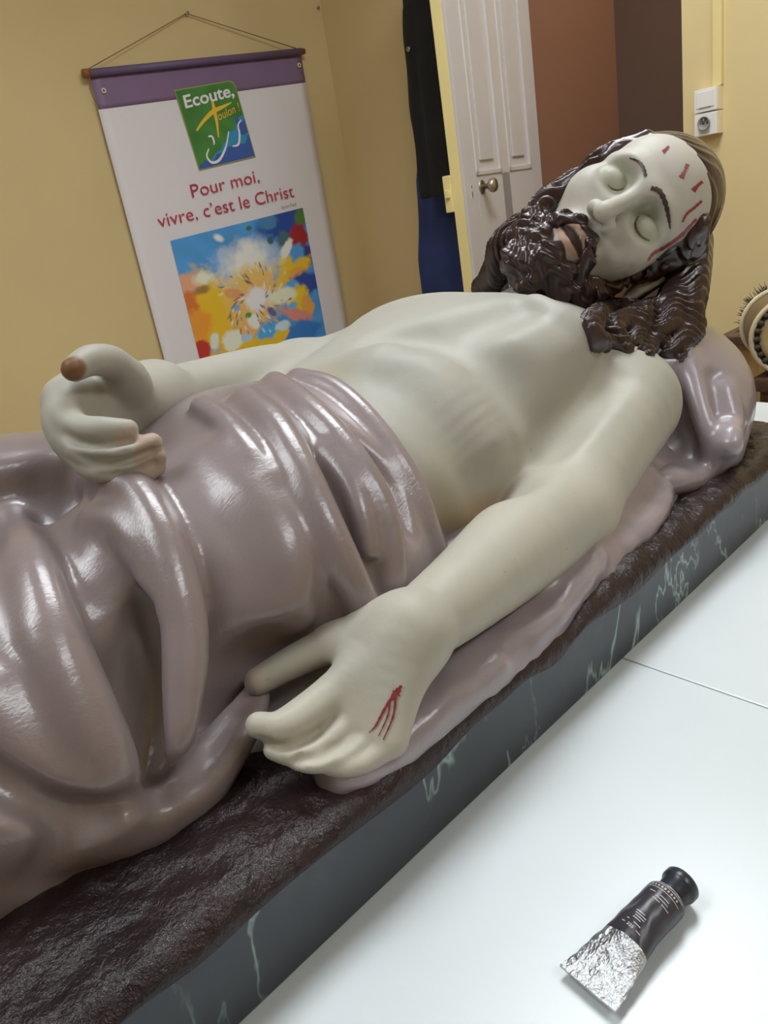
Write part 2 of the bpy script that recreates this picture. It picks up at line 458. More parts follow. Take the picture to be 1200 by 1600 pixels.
# ---- near hand
def hand_near():
    C = lambda a, b, y: PS(a, b, y=y)
    mcp = [C(520, 1082, 0.352), C(553, 1122, 0.338), C(584, 1146, 0.325), C(612, 1157, 0.312)]
    for m, r in zip(mcp, (0.0120, 0.0120, 0.0112, 0.0105)):
        body.add(Chain([WR, WR * 0.45 + m * 0.55 + np.array([0, 0, 0.003]), m], [0.0215, 0.0150, r]), 0.016)
    fing = [
        ([mcp[0], C(478, 1115, 0.352), C(436, 1137, 0.352), C(404, 1133, 0.358)], [0.0125, 0.0122, 0.0102, 0.0082]),
        ([mcp[1], C(506, 1160, 0.338), C(456, 1177, 0.342), C(426, 1172, 0.350)], [0.0112, 0.0083, 0.0074, 0.0060]),
        ([mcp[2], C(536, 1181, 0.325), C(492, 1192, 0.330), C(464, 1190, 0.338)], [0.0105, 0.0072, 0.0066, 0.0055]),
        ([mcp[3], C(576, 1189, 0.314), C(542, 1200, 0.320), C(516, 1200, 0.326)], [0.0098, 0.0066, 0.0060, 0.0050])]
    for p, r in fing: body.add(Chain(p, r), 0.002)
    hb = body.copy()
    for pix in ([(532, 1118), (496, 1146), (462, 1163), (432, 1164), (408, 1157)], [(558, 1150), (528, 1168), (500, 1180), (466, 1187)]):
        body.sub(groove(hb, pix, [0.0018, 0.0030, 0.0032, 0.0030, 0.0026][:len(pix)], [0.0008, 0.0036, 0.0042, 0.0040, 0.003][:len(pix)]), 0.003)
    body.add(Chain([WR, C(575, 992, 0.362), C(520, 1003, 0.376)], [0.0215, 0.0175, 0.0125]), 0.016)
    body.add(Chain([C(525, 1002, 0.375), C(462, 1032, 0.390), C(404, 1064, 0.398)], [0.0128, 0.0114, 0.0096]), 0.006)
hand_near()
def hand_far():
    C = lambda a, b, y: PS(a, b, y=y)
    mcp = [C(100, 622, 0.548), C(98, 655, 0.532), C(110, 685, 0.520), C(134, 711, 0.510)]
    for m, r in zip(mcp, (0.0140, 0.0130, 0.0118, 0.0105)):
        body.add(Chain([WRF, WRF * 0.5 + m * 0.5 + np.array([-0.008, 0.014, -0.010]), m], [0.024, 0.0180, r]), 0.018)
    body.add(Chain([WRF, C(170, 628, 0.585), C(122, 622, 0.565)], [0.024, 0.024, 0.018]), 0.02)
    fing = [
        ([mcp[0], C(107, 656, 0.520), C(126, 670, 0.504), C(162, 672, 0.490), C(200, 671, 0.484)], [0.0135, 0.0112, 0.0096, 0.0090, 0.0070]),
        ([mcp[1], C(122, 702, 0.502), C(180, 708, 0.482), C(238, 692, 0.478)], [0.0116, 0.0088, 0.0082, 0.0070]),
        ([mcp[2], C(144, 733, 0.496), C(200, 733, 0.479), C(246, 714, 0.477)], [0.0108, 0.0080, 0.0074, 0.0064]),
        ([mcp[3], C(172, 749, 0.494), C(215, 747, 0.481), C(247, 731, 0.478)], [0.0095, 0.0070, 0.0065, 0.0055])]
    for p, r in fing: body.add(Chain(p, r), 0.002)
    hb = body.copy()
    for pix in ([(104, 678), (124, 690), (166, 692), (206, 686)], [(116, 711), (150, 722), (198, 719), (240, 704)], [(158, 743), (204, 741), (244, 725)]):
        body.sub(groove(hb, pix, [0.0020, 0.0030, 0.0032, 0.0030][:len(pix)], [0.001, 0.0036, 0.0044, 0.0040][:len(pix)]), 0.003)
    body.add(Chain([WRF, C(213, 622, 0.572), C(200, 592, 0.552)], [0.0245, 0.0180, 0.0140]), 0.016)
    body.add(Chain([C(203, 600, 0.555), C(178, 568, 0.540), C(143, 563, 0.528), C(115, 577, 0.520)], [0.0140, 0.0120, 0.0108, 0.0085]), 0.008)
hand_far()

# ---- head and face
def face():
    k = 0.02
    body.add(hell((0, 0.028, -0.005), (0.0735, 0.088, 0.092)), 0.02)
    body.add(hell((0, -0.040, 0.028), (0.061, 0.086, 0.062)), 0.03)
    body.add(hell((0, 0.042, 0.040), (0.064, 0.050, 0.049)), 0.025)
    for s in (-1, 1):
        body.add(hell((s * 0.043, -0.026, 0.058), (0.026, 0.030, 0.026)), 0.02)
    body.add(hch([(-0.054, 0.014, 0.064), (-0.034, 0.023, 0.081), (-0.010, 0.019, 0.089), (0.010, 0.019, 0.089), (0.034, 0.023, 0.081), (0.054, 0.014, 0.064)], [0.008, 0.010, 0.010, 0.010, 0.010, 0.008]), 0.012)
    for s in (-1, 1):
        body.sub(hell((s * 0.034, 0.001, 0.094), (0.0260, 0.0205, 0.0235)), 0.009)
        body.add(hell((s * 0.034, -0.006, 0.0735), (0.0170, 0.0145, 0.0140)), 0.005)
    body.add(hch([(0, 0.016, 0.086), (0, -0.018, 0.102), (0, -0.042, 0.1155)], [0.0085, 0.0095, 0.0115]), 0.012)
    for s in (-1, 1):
        body.add(hell((s * 0.0135, -0.0435, 0.101), (0.0090, 0.0095, 0.0110)), 0.006)
        body.sub(hell((s * 0.0075, -0.0535, 0.1055), (0.0042, 0.0045, 0.0055)), 0.003)
    body.add(hell((0, -0.076, 0.080), (0.030, 0.022, 0.018)), 0.012)          # muzzle
    body.add(hch([(-0.021, -0.0755, 0.088), (-0.008, -0.0700, 0.0970), (0, -0.0715, 0.0980), (0.008, -0.0700, 0.0970), (0.021, -0.0755, 0.088)], [0.0025, 0.0045, 0.0040, 0.0045, 0.0025]), 0.003)
    body.add(hch([(-0.018, -0.0875, 0.086), (0, -0.0905, 0.0955), (0.018, -0.0875, 0.086)], [0.003, 0.0062, 0.003]), 0.003)
    body.sub(hch([(-0.020, -0.0810, 0.091), (0, -0.0805, 0.1015), (0.020, -0.0810, 0.091)], [0.002, 0.0042, 0.002]), 0.002)
    body.add(hell((0, -0.110, 0.072), (0.028, 0.020, 0.024)), 0.02)
    # ear (the far one is under the hair)
    body.add(hell((0.081, -0.022, -0.010), (0.010, 0.028, 0.018)), 0.006)
    ring = [(0.087, -0.022 + 0.027 * math.cos(a), -0.012 + 0.018 * math.sin(a)) for a in np.linspace(-2.4, 2.2, 9)]
    body.add(hch(ring, 0.0048, 2), 0.003)
    body.sub(hell((0.094, -0.026, -0.004), (0.008, 0.013, 0.008)), 0.004)
    body.add(hell((0.085, -0.050, -0.002), (0.0065, 0.009, 0.008)), 0.005)
face()

# trunk relief: pectoral line, rib arch, midline
cut([(826, 478), (770, 497), (716, 518), (672, 540), (640, 562)], [0.012, 0.02, 0.022, 0.02, 0.016], [0.002, 0.006, 0.007, 0.006, 0.003], 0.03)
cut([(716, 540), (770, 575), (815, 615), (850, 655)], [0.012, 0.02, 0.02, 0.014], [0.003, 0.007, 0.007, 0.004], 0.03)
cut([(665, 520), (620, 525), (590, 535)], [0.012, 0.015, 0.012], [0.003, 0.006, 0.004], 0.025)
cut([(640, 590), (690, 625), (735, 680), (760, 740)], [0.02, 0.028, 0.028, 0.02], [0.003, 0.008, 0.008, 0.004], 0.04)
rel([(600, 560), (650, 575), (705, 620), (760, 690)], [0.018, 0.024, 0.024, 0.018], [0.001, 0.004, 0.004, 0.001], 0.04)
rel([(840, 470), (880, 492), (925, 530)], [0.010, 0.012, 0.012], [0.003, 0.005, 0.004], 0.02)       # collar bone
cut([(962, 592), (915, 630), (880, 668), (858, 705)], [0.012, 0.016, 0.016, 0.012], [0.004, 0.010, 0.012, 0.008], 0.02)  # arm pit line
# ---- drapery over hips and legs, hem cloth along the near side
dm = SDF()
dm.add(Ell((0.30, 0.555, 0.140), (0.150, 0.172, 0.132)))
dm.add(Chain([(0.36, 0.558, 0.155), (0.50, 0.565, 0.155)], [0.120, 0.118]), 0.05)
dm.inter(Half((1, 0.0, 0.0), 0.438), 0.008)
dm.add(Chain([(0.31, 0.50, 0.135), (0.16, 0.503, 0.132), (0.02, 0.51, 0.130), (-0.22, 0.50, 0.130), (-0.56, 0.49, 0.11)], [0.118, 0.106, 0.104, 0.085, 0.05]), 0.05)
dm.add(Chain([(0.30, 0.62, 0.150), (0.16, 0.67, 0.180), (-0.02, 0.69, 0.205), (-0.22, 0.66, 0.165), (-0.56, 0.60, 0.11)], [0.105, 0.104, 0.098, 0.085, 0.05]), 0.04)
dm.add(Chain([(0.40, 0.46, 0.10), (0.28, 0.432, 0.09), (0.15, 0.435, 0.085), (0.0, 0.465, 0.085)], [0.05, 0.05, 0.043, 0.04]), 0.05)
dm.sub(Chain([PS(150, 772, y=0.560), PS(95, 776, y=0.570), PS(20, 772, y=0.575), (-0.06, 0.585, 0.245), (-0.35, 0.57, 0.22)], [0.014, 0.030, 0.040, 0.045, 0.045]), 0.02)
drape = dm.copy()
def fold(pix, r, h, k=0.014): drape.add(ridge(dm, pix, r, h), k)
def dip(pix, r, d, k=0.02): drape.sub(groove(dm, pix, r, d), k)
# valleys first
dip([(232, 900), (250, 980), (245, 1070), (225, 1150), (215, 1215)], [0.02, 0.035, 0.04, 0.035, 0.025], [0.006, 0.024, 0.034, 0.032, 0.018], 0.03)
dip([(125, 900), (160, 1000), (188, 1100), (205, 1180)], [0.02, 0.03, 0.03, 0.025], [0.006, 0.016, 0.020, 0.014], 0.03)
dip([(372, 704), (400, 733), (450, 792), (482, 870), (490, 950), (474, 1010)], [0.007, 0.012, 0.015, 0.016, 0.016, 0.012], [0.003, 0.013, 0.018, 0.019, 0.018, 0.010], 0.012)
dip([(500, 1000), (440, 1075), (380, 1140), (310, 1205)], [0.02, 0.034, 0.036, 0.024], [0.016, 0.038, 0.042, 0.022], 0.03)
dip([(455, 622), (500, 650), (550, 685), (614, 752), (642, 826)], [0.008, 0.010, 0.012, 0.012, 0.009], [0.006, 0.011, 0.014, 0.014, 0.009], 0.010)
dip([(440, 668), (492, 726), (540, 794), (572, 870), (590, 930)], [0.006, 0.010, 0.012, 0.012, 0.009], [0.004, 0.011, 0.014, 0.013, 0.008], 0.010)
dip([(72, 830), (98, 900), (118, 1000), (150, 1100)], [0.012, 0.016, 0.018, 0.016], [0.005, 0.010, 0.010, 0.006], 0.016)
dip([(-30, 1215), (0, 1234), (43, 1258), (96, 1284), (150, 1290), (205, 1268), (262, 1236)], [0.012, 0.012, 0.012, 0.012, 0.012, 0.012, 0.010], [0.010, 0.014, 0.016, 0.018, 0.018, 0.014, 0.010], 0.012)
dip([(112, 1296), (98, 1322), (70, 1360)], [0.010, 0.012, 0.010], [0.010, 0.012, 0.004], 0.014)
dip([(196, 752), (236, 790), (270, 838)], [0.008, 0.011, 0.008], [0.004, 0.008, 0.003], 0.012)
# folds
fold([(144, 752), (180, 762), (212, 775), (250, 839), (276, 920), (288, 993), (284, 1089), (276, 1150), (268, 1205)], [0.012, 0.015, 0.015, 0.015, 0.015, 0.015, 0.013, 0.010, 0.005], [0.012, 0.017, 0.019, 0.017, 0.015, 0.015, 0.018, 0.018, 0.006], 0.010)
fold([(150, 806), (190, 818), (215, 850), (236, 895), (255, 950)], [0.012, 0.013, 0.012, 0.010, 0.008], [0.009, 0.012, 0.010, 0.007, 0.003], 0.008)
fold([(20, 812), (34, 845), (50, 885), (64, 935), (84, 1007), (120, 1103), (158, 1185), (198, 1250)], [0.012, 0.014, 0.015, 0.017, 0.020, 0.022, 0.020, 0.010], [0.008, 0.010, 0.011, 0.012, 0.014, 0.016, 0.018, 0.014], 0.012)
fold([(-20, 1090), (30, 1160), (70, 1212), (120, 1242), (170, 1256), (200, 1252)], [0.02, 0.02, 0.019, 0.018, 0.016, 0.010], [0.008, 0.010, 0.012, 0.014, 0.014, 0.010], 0.012)
fold([(120, 1306), (178, 1309), (240, 1294), (305, 1248), (352, 1192), (390, 1132), (416, 1088)], [0.012, 0.015, 0.017, 0.019, 0.018, 0.016, 0.013], [0.006, 0.009, 0.010, 0.010, 0.006, 0.001, -0.008], 0.016)
fold([(-30, 1290), (20, 1280), (62, 1296), (84, 1330)], [0.03, 0.03, 0.024, 0.014], [0.010, 0.012, 0.010, 0.004], 0.014)
fold([(318, 640), (350, 664), (388, 704), (420, 742)], [0.010, 0.010, 0.009, 0.006], [0.012, 0.012, 0.009, 0.003], 0.008)
fold([(350, 705), (400, 762), (440, 818), (458, 880), (462, 950)], [0.018, 0.022, 0.022, 0.022, 0.018], [0.002, 0.005, 0.006, 0.006, 0.003], 0.02)
fold([(385, 626), (430, 668), (470, 738), (506, 815), (538, 880), (572, 945)], [0.014, 0.015, 0.014, 0.013, 0.012, 0.010], [0.012, 0.013, 0.013, 0.013, 0.012, 0.010], 0.009)
fold([(430, 598), (470, 630), (512, 672), (556, 728), (592, 788), (612, 850), (618, 905)], [0.012, 0.013, 0.013, 0.013, 0.012, 0.011, 0.010], [0.010, 0.012, 0.013, 0.013, 0.012, 0.010, 0.008], 0.008)
fold([(466, 590), (516, 606), (562, 646), (610, 706), (645, 766), (668, 820), (686, 872)], [0.011, 0.011, 0.011, 0.011, 0.010, 0.009, 0.008], [0.009, 0.011, 0.012, 0.012, 0.012, 0.010, 0.009], 0.008)
fold([(516, 700), (545, 745), (566, 800), (580, 860)], [0.007, 0.008, 0.008, 0.006], [0.004, 0.006, 0.006, 0.003], 0.008)
late = drape.copy()
def carve(pix, r, d, k=0.008): drape.sub(groove(late, pix, r, d), k)
carve([(-30, 1205), (0, 1226), (43, 1250), (96, 1274), (148, 1280), (204, 1262), (262, 1230)], [0.010, 0.010, 0.010, 0.010, 0.010, 0.009, 0.006], [0.008, 0.013, 0.014, 0.015, 0.014, 0.010, 0.004], 0.010)
carve([(108, 1290), (96, 1318), (74, 1352)], [0.009, 0.011, 0.010], [0.008, 0.011, 0.006], 0.010)
carve([(226, 960), (246, 1040), (246, 1120), (238, 1195)], [0.012, 0.016, 0.016, 0.010], [0.004, 0.009, 0.010, 0.005], 0.012)
carve([(455, 985), (405, 1050), (352, 1112), (318, 1160), (292, 1200)], [0.012, 0.015, 0.016, 0.012, 0.007], [0.004, 0.009, 0.010, 0.008, 0.003], 0.016)
# cloth spread beneath the near arm, running up to the cushion
cl = SDF()
sheet = [(PS(1030, 762, y=0.385), 0.026), (PS(1008, 800, y=0.372), 0.030), (PS(985, 845, y=0.362), 0.030), (PS(925, 905, y=0.350), 0.030), (PS(850, 970, y=0.343), 0.030), (PS(770, 1030, y=0.338), 0.030), (PS(680, 1100, y=0.336), 0.028), (PS(600, 1165, y=0.334), 0.026), (PS(540, 1195, y=0.334), 0.022)]
cl.add(Chain([p for p, r in sheet], [r for p, r in sheet]))
cl.add(Chain([(0.66, 0.46, 0.085), (0.5, 0.44, 0.08), (0.34, 0.42, 0.08)], [0.06, 0.055, 0.05]), 0.04)
cl.add(Chain([(0.74, 0.41, 0.085), (0.66, 0.400, 0.085), (0.58, 0.385, 0.08), (0.48, 0.375, 0.08)], [0.045, 0.048, 0.045, 0.04]), 0.03)
clf = cl.copy()
clf.add(ridge(cl, [(1040, 760), (1030, 795), (1008, 826), (980, 852)], [0.012, 0.013, 0.012, 0.008], [0.006, 0.010, 0.009, 0.002]), 0.008)
clf.add(ridge(cl, [(940, 872), (905, 915), (872, 960), (835, 988), (790, 1000)], [0.008, 0.009, 0.010, 0.009, 0.006], [0.004, 0.008, 0.008, 0.006, 0.001]), 0.008)
clf.add(ridge(cl, [(780, 1045), (720, 1085), (670, 1125), (625, 1165)], [0.008, 0.010, 0.010, 0.008], [0.003, 0.006, 0.006, 0.003]), 0.010)
clf.disp(lambda X: (0.0012 * wob(X, 95) + 0.0006 * wob(X, 210, 1.0)).astype(np.float32))
# ---- cushion under the head
pm = SDF()
pm.add(Ell((0.86, 0.52, 0.140), (0.135, 0.165, 0.105)))
pm.add(Chain([(0.955, 0.52, 0.145), (0.935, 0.440, 0.132), (0.885, 0.398, 0.112), (0.815, 0.372, 0.100)], [0.072, 0.064, 0.054, 0.034]), 0.05)
pm.add(Chain([(0.63, 0.385, 0.082), (0.69, 0.372, 0.086), (0.75, 0.362, 0.088), (0.79, 0.360, 0.090), (0.84, 0.368, 0.095)], [0.014, 0.018, 0.021, 0.025, 0.03]), 0.03)
pm.add(Chain([(0.92, 0.66, 0.12), (0.86, 0.74, 0.11)], [0.09, 0.06]), 0.06)
pil = pm.copy()
pil.sub(groove(pm, [(1062, 600), (1072, 650), (1078, 690), (1082, 715)], [0.018, 0.024, 0.026, 0.02], [0.012, 0.024, 0.026, 0.014]), 0.018)
pil.add(ridge(pm, [(1075, 545), (1088, 610), (1105, 670), (1128, 725)], [0.010, 0.011, 0.011, 0.010], [0.003, 0.006, 0.008, 0.005]), 0.012)
pil.sub(groove(pm, [(1118, 590), (1132, 650), (1138, 705)], [0.008, 0.009, 0.008], [0.004, 0.006, 0.004]), 0.014)
pil.add(ridge(pm, [(1140, 610), (1152, 660), (1150, 715), (1120, 765)], [0.012, 0.013, 0.013, 0.012], [0.002, 0.004, 0.004, 0.002]), 0.014)
pil.add(ridge(pm, [(1022, 748), (1055, 752), (1090, 758), (1112, 750)], [0.012, 0.013, 0.013, 0.010], [0.004, 0.008, 0.008, 0.004]), 0.010)

# ---- hair
hair = SDF()
hair.add(hell((0, 0.033, -0.012), (0.0835, 0.097, 0.101)))
hair.sub(hell((0.0, -0.022, 0.112), (0.0675, 0.094, 0.098)), 0.005)
hair.inter(Half(-HR[:, 1], -(HR[:, 1] @ hp(0, -0.045, 0))), 0.02)
hair.add(Chain([PS(1088, 380, y=0.450), PS(1076, 430, y=0.442), PS(1060, 485, y=0.436), PS(1025, 525, y=0.436), PS(965, 518, y=0.452)], [0.020, 0.026, 0.028, 0.026, 0.020]), 0.015)
under = SDF(); under.ops = list(body.ops) + list(pil.ops) + [hair.ops[0], hair.ops[-1]]
def laid(pix, r, h, k=0.006, wave=0, f=3.0, ph=0.0):
    Pp = catmull(pix, 6)
    if wave:
        T = np.gradient(Pp, axis=0); T /= np.linalg.norm(T, axis=1)[:, None]; s_ = np.linspace(0, 1, len(Pp))
        Pp = Pp + np.column_stack([-T[:, 1], T[:, 0]]) * (wave * np.sin(2 * math.pi * f * s_ + ph))[:, None]
    Pt, N = march(under, Pp)
    ker = np.array([1, 2, 3, 2, 1]) / 9.0
    for a in range(3): Pt[:, a] = np.convolve(np.pad(Pt[:, a], 2, 'edge'), ker, 'valid'); N[:, a] = np.convolve(np.pad(N[:, a], 2, 'edge'), ker, 'valid')
    rr = np.interp(np.linspace(0, 1, len(Pt)), np.linspace(0, 1, len(r)), r)
    hair.add(Chain(Pt - N * (0.1 * rr)[:, None], rr, smooth=False), k)
def lock(pts, r, k=0.008, wave=0.0, f=55, ph=0):
    P = catmull(pts, 8)
    if wave:
        T = np.gradient(P, axis=0); T /= np.linalg.norm(T, axis=1)[:, None]
        s = np.concatenate([[0], np.cumsum(np.linalg.norm(np.diff(P, axis=0), axis=1))])
        A = np.cross(T, HR[:, 2]); A /= np.linalg.norm(A, axis=1)[:, None] + 1e-9
        Bn = np.cross(T, A)
        env = np.minimum(1, s / (s[-1] * 0.3))
        P = P + A * (wave * env * np.sin(f * s + ph))[:, None] + Bn * (wave * 0.6 * env * np.cos(f * s + ph))[:, None]
    rad = np.interp(np.linspace(0, 1, len(P)), np.linspace(0, 1, len(r)), r)
    hair.add(Chain(P, rad, smooth=False), k)
# near side: parted locks fall behind the ear on to the shoulder and the cushion
laid([(1100, 345), (1092, 400), (1080, 440), (1078, 490), (1062, 530), (1040, 556)], [0.010, 0.014, 0.015, 0.014, 0.012, 0.007], 0.014, 0.006, 5, 2.0, 0.3)
laid([(1088, 385), (1066, 440), (1052, 480), (1032, 522), (1006, 552)], [0.010, 0.014, 0.015, 0.013, 0.007], 0.015, 0.005, 6, 2.4, 1.5)
laid([(1068, 425), (1050, 462), (1020, 488), (992, 508), (1000, 540)], [0.009, 0.013, 0.014, 0.013, 0.007], 0.015, 0.005, 6, 2.2, 0.0)
laid([(1040, 478), (992, 482), (948, 486), (918, 508), (934, 530), (962, 542)], [0.008, 0.011, 0.013, 0.012, 0.011, 0.006], 0.013, 0.005, 4, 2.5, 2.0)
laid([(1022, 478), (978, 496), (958, 522), (984, 548)], [0.008, 0.012, 0.012, 0.006], 0.014, 0.005, 4, 2.0, 1.0)
laid([(1092, 420), (1086, 470), (1080, 520), (1056, 560)], [0.010, 0.013, 0.012, 0.006], 0.012, 0.005, 5, 2.2, 2.4)
laid([(1088, 360), (1066, 396), (1040, 415), (1010, 428), (986, 436)], [0.008, 0.010, 0.010, 0.009, 0.007], 0.010, 0.005, 3, 2.5, 0.0)
# far side: hangs beyond the face to the far shoulder
FAR = [hp(-0.062, 0.062, 0.030), hp(-0.066, 0.020, 0.034), hp(-0.062, -0.040, 0.036), hp(-0.056, -0.090, 0.036), hp(-0.052, -0.135, 0.034), PS(768, 446, y=0.64), PS(752, 452, y=0.655)]
for dz, ph in ((0.0, 0.5), (-0.018, 2.4), (0.014, 4.0)):
    sh = HR[:, 2] * dz
    lock([p + sh for p in FAR[:-1]] + [FAR[-1] + sh * 0.4], [0.008, 0.012, 0.014, 0.015, 0.015, 0.013, 0.009], 0.008, 0.005, 80, ph)
def strands(X):
    q = (X - HT.astype(np.float32)) @ HR.astype(np.float32)
    ph = 470 * (0.75 * q[:, 0] + q[:, 2]) + 2.4 * np.sin(q[:, 1] * 120 + 30 * q[:, 0])
    amp = 0.0005 + 0.0021 * np.clip((0.05 - q[:, 1]) / 0.05, 0, 1)
    return (amp * np.sin(ph) + 0.35 * amp * np.sin(2.3 * ph + 60 * q[:, 1])).astype(np.float32)
hair.disp(strands)
# ---- beard and moustache
beard = SDF()
for s in (-1, 1):
    beard.add(hch([(s * 0.066, -0.040, 0.024), (s * 0.062, -0.070, 0.036), (s * 0.050, -0.098, 0.056), (s * 0.022, -0.120, 0.076), (0, -0.126, 0.082)], [0.006, 0.013, 0.020, 0.024, 0.026]), 0.012)
    beard.add(hch([(s * 0.003, -0.062, 0.0980), (s * 0.016, -0.067, 0.0945), (s * 0.028, -0.079, 0.0855), (s * 0.033, -0.098, 0.076)], [0.0048, 0.0072, 0.0095, 0.012]), 0.006)
beard.add(hch([(0, -0.104, 0.093), (0, -0.112, 0.096), (0, -0.130, 0.094)], [0.008, 0.016, 0.020]), 0.012)
for cx, cy, cz, r in ((0.036, -0.128, 0.070, 0.018), (0.016, -0.146, 0.086, 0.018), (-0.018, -0.146, 0.086, 0.019), (-0.040, -0.124, 0.070, 0.018), (0.050, -0.112, 0.050, 0.016), (0.0, -0.140, 0.068, 0.024), (-0.052, -0.108, 0.05, 0.016), (0.026, -0.110, 0.088, 0.014), (-0.026, -0.108, 0.088, 0.014)):
    beard.add(hell((cx, cy, cz), (r, r, r)), 0.008)
def curls(X):
    q = ((X - HT.astype(np.float32)) @ HR.astype(np.float32))
    return (0.0028 * np.sin(q[:, 0] * 240 + 2.5 * np.sin(q[:, 1] * 150)) * np.sin(q[:, 1] * 230 + 2.0 * np.sin(q[:, 2] * 110 + 1)) + 0.0014 * np.sin(q[:, 2] * 380 + q[:, 0] * 260 + 2 * np.sin(q[:, 1] * 140))).astype(np.float32)
beard.disp(curls)

# ---- paint on the body
t = NT('painted_plaster_skin')
att = t.n('ShaderNodeVertexColor', layer_name='paint'); c = t.coord()
f = t.noise(c, 9, 5); k = t.ramp(f, [(0.25, (0.86, 0.88, 0.88)), (0.6, (1.0, 0.98, 0.95)), (0.8, (1.0, 0.96, 0.88))])
f2 = t.noise(c, 130, 3); k2 = t.ramp(f2, [(0.24, (0.84, 0.82, 0.78)), (0.30, (1, 1, 1))])
t.l(t.mix(1.0, t.mix(1.0, att.outputs[0], k, 'MULTIPLY'), k2, 'MULTIPLY'), t.b.inputs['Base Color'])
t.l(t.ramp(t.noise(c, 14, 4), [(0.3, (0.46,) * 3), (0.75, (0.62,) * 3)]), t.b.inputs['Roughness'])
t.l(t.bump(t.noise(c, 220, 4), 0.10, 0.0015, t.bump(t.noise(c, 35, 3), 0.15, 0.003)), t.b.inputs['Normal'])
t.set(Specular_IOR_Level=0.38)
M['skin'] = t.m
def cloth_mat(name, c0, c1, rough):
    t = NT(name); c = t.coord()
    t.l(t.ramp(t.noise(c, 7, 5), [(0.25, c0), (0.75, c1)]), t.b.inputs['Base Color'])
    t.l(t.ramp(t.noise(c, 12, 3), [(0.3, (rough,) * 3), (0.8, (rough + 0.12,) * 3)]), t.b.inputs['Roughness'])
    t.set(Coat_Weight=0.6, Coat_Roughness=0.10)
    mp = t.coord('Object', (110, 300, 110))
    t.l(t.bump(t.noise(mp, 2.2, 3, 0.5, 0.6), 0.14, 0.002, t.bump(t.noise(c, 45, 3), 0.12, 0.003)), t.b.inputs['Normal'])
    t.l(t.bump(t.noise(mp, 2.6, 3, 0.5, 0.6), 0.13, 0.0015), t.b.inputs['Coat Normal'])
    return t.m
M['drape'] = cloth_mat('varnished_mauve_cloth', srgb(124, 111, 111), srgb(148, 134, 135), 0.30)
M['cushion'] = cloth_mat('varnished_lilac_cushion', srgb(134, 122, 126), srgb(158, 146, 152), 0.32)
t = NT('varnished_brown_hair'); c = t.coord()
t.l(t.ramp(t.noise(c, 16, 5), [(0.3, srgb(40, 25, 25)), (0.75, srgb(68, 47, 46))]), t.b.inputs['Base Color'])
t.set(Roughness=0.34, Specular_IOR_Level=0.4, Coat_Weight=0.45, Coat_Roughness=0.07)
mp = t.coord('Object', (1, 1, 1))
t.l(t.bump(t.noise(mp, 90, 3), 0.25, 0.003), t.b.inputs['Normal'])
M['hair'] = t.m

SKIN = np.array(srgb(170, 168, 160)); SKIN_ARM = np.array(srgb(181, 177, 165)); SKIN_FACE = np.array(srgb(187, 183, 174))
def paint_body(V):
    n = len(V); col = np.tile(SKIN, (n, 1)); Vf = V.astype(np.float32)
    def blend(mask, c): col[:] = col * (1 - mask[:, None]) + np.asarray(c) * mask[:, None]
    def sst(x, a, b): u = np.clip((x - a) / (b - a), 0, 1); return u * u * (3 - 2 * u)
    arm = Chain([SH, EL, WR, PS(440, 1130, y=0.33)], 0.05)(Vf); blend(1 - sst(arm, 0.0, 0.03), SKIN_ARM)
    q = ((V - HT) @ HR) / HS
    blend((1 - sst(np.linalg.norm(q - [0, 0, 0.03], axis=1), 0.10, 0.13)), SKIN_FACE)
    # between arm and flank: tawny stain plus painted crease shadow; olive stain beside the hem
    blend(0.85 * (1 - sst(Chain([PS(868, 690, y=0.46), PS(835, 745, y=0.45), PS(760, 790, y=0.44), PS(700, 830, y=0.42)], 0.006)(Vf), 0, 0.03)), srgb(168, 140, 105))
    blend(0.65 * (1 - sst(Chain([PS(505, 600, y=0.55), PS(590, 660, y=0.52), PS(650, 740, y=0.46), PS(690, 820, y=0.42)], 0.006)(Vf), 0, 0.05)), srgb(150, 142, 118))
    def stroke(pts, r, c, soft=0.0012, amt=1.0):
        d = Chain(pts, r)(Vf); blend(amt * (1 - sst(d, 0, soft)), c)
    H = lambda x, y, z: hp(x, y, z)
    # lips
    lipc = srgb(176, 142, 126)
    stroke([H(-0.020, -0.0810, 0.090), H(0, -0.0805, 0.099), H(0.020, -0.0810, 0.090)], 0.005, srgb(60, 40, 36))
    stroke([H(-0.019, -0.0750, 0.091), H(0, -0.0690, 0.1015), H(0.019, -0.0750, 0.091)], 0.0030, lipc)
    stroke([H(-0.016, -0.0885, 0.089), H(0, -0.0920, 0.1005), H(0.016, -0.0885, 0.089)], 0.0042, lipc)
    # eye sockets a shade greener, lashes, brows
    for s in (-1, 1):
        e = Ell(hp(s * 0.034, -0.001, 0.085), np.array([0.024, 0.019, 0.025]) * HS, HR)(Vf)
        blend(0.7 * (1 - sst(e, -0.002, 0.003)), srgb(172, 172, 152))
    for pix, r, c, a in (([(395, 1062)], 0.008, srgb(206, 184, 170), 0.4), ([(112, 576)], 0.008, srgb(120, 80, 45), 0.95), ([(215, 678), (195, 683)], 0.006, srgb(182, 160, 146), 0.6), ([(240, 690), (235, 712), (250, 722)], 0.010, srgb(178, 150, 136), 0.6)):
        Pm, _ = march(body, pix)
        if len(Pm) == 1: Pm = np.vstack([Pm, Pm + 1e-4])
        stroke(Pm, r, c, 0.004, a)
    return col

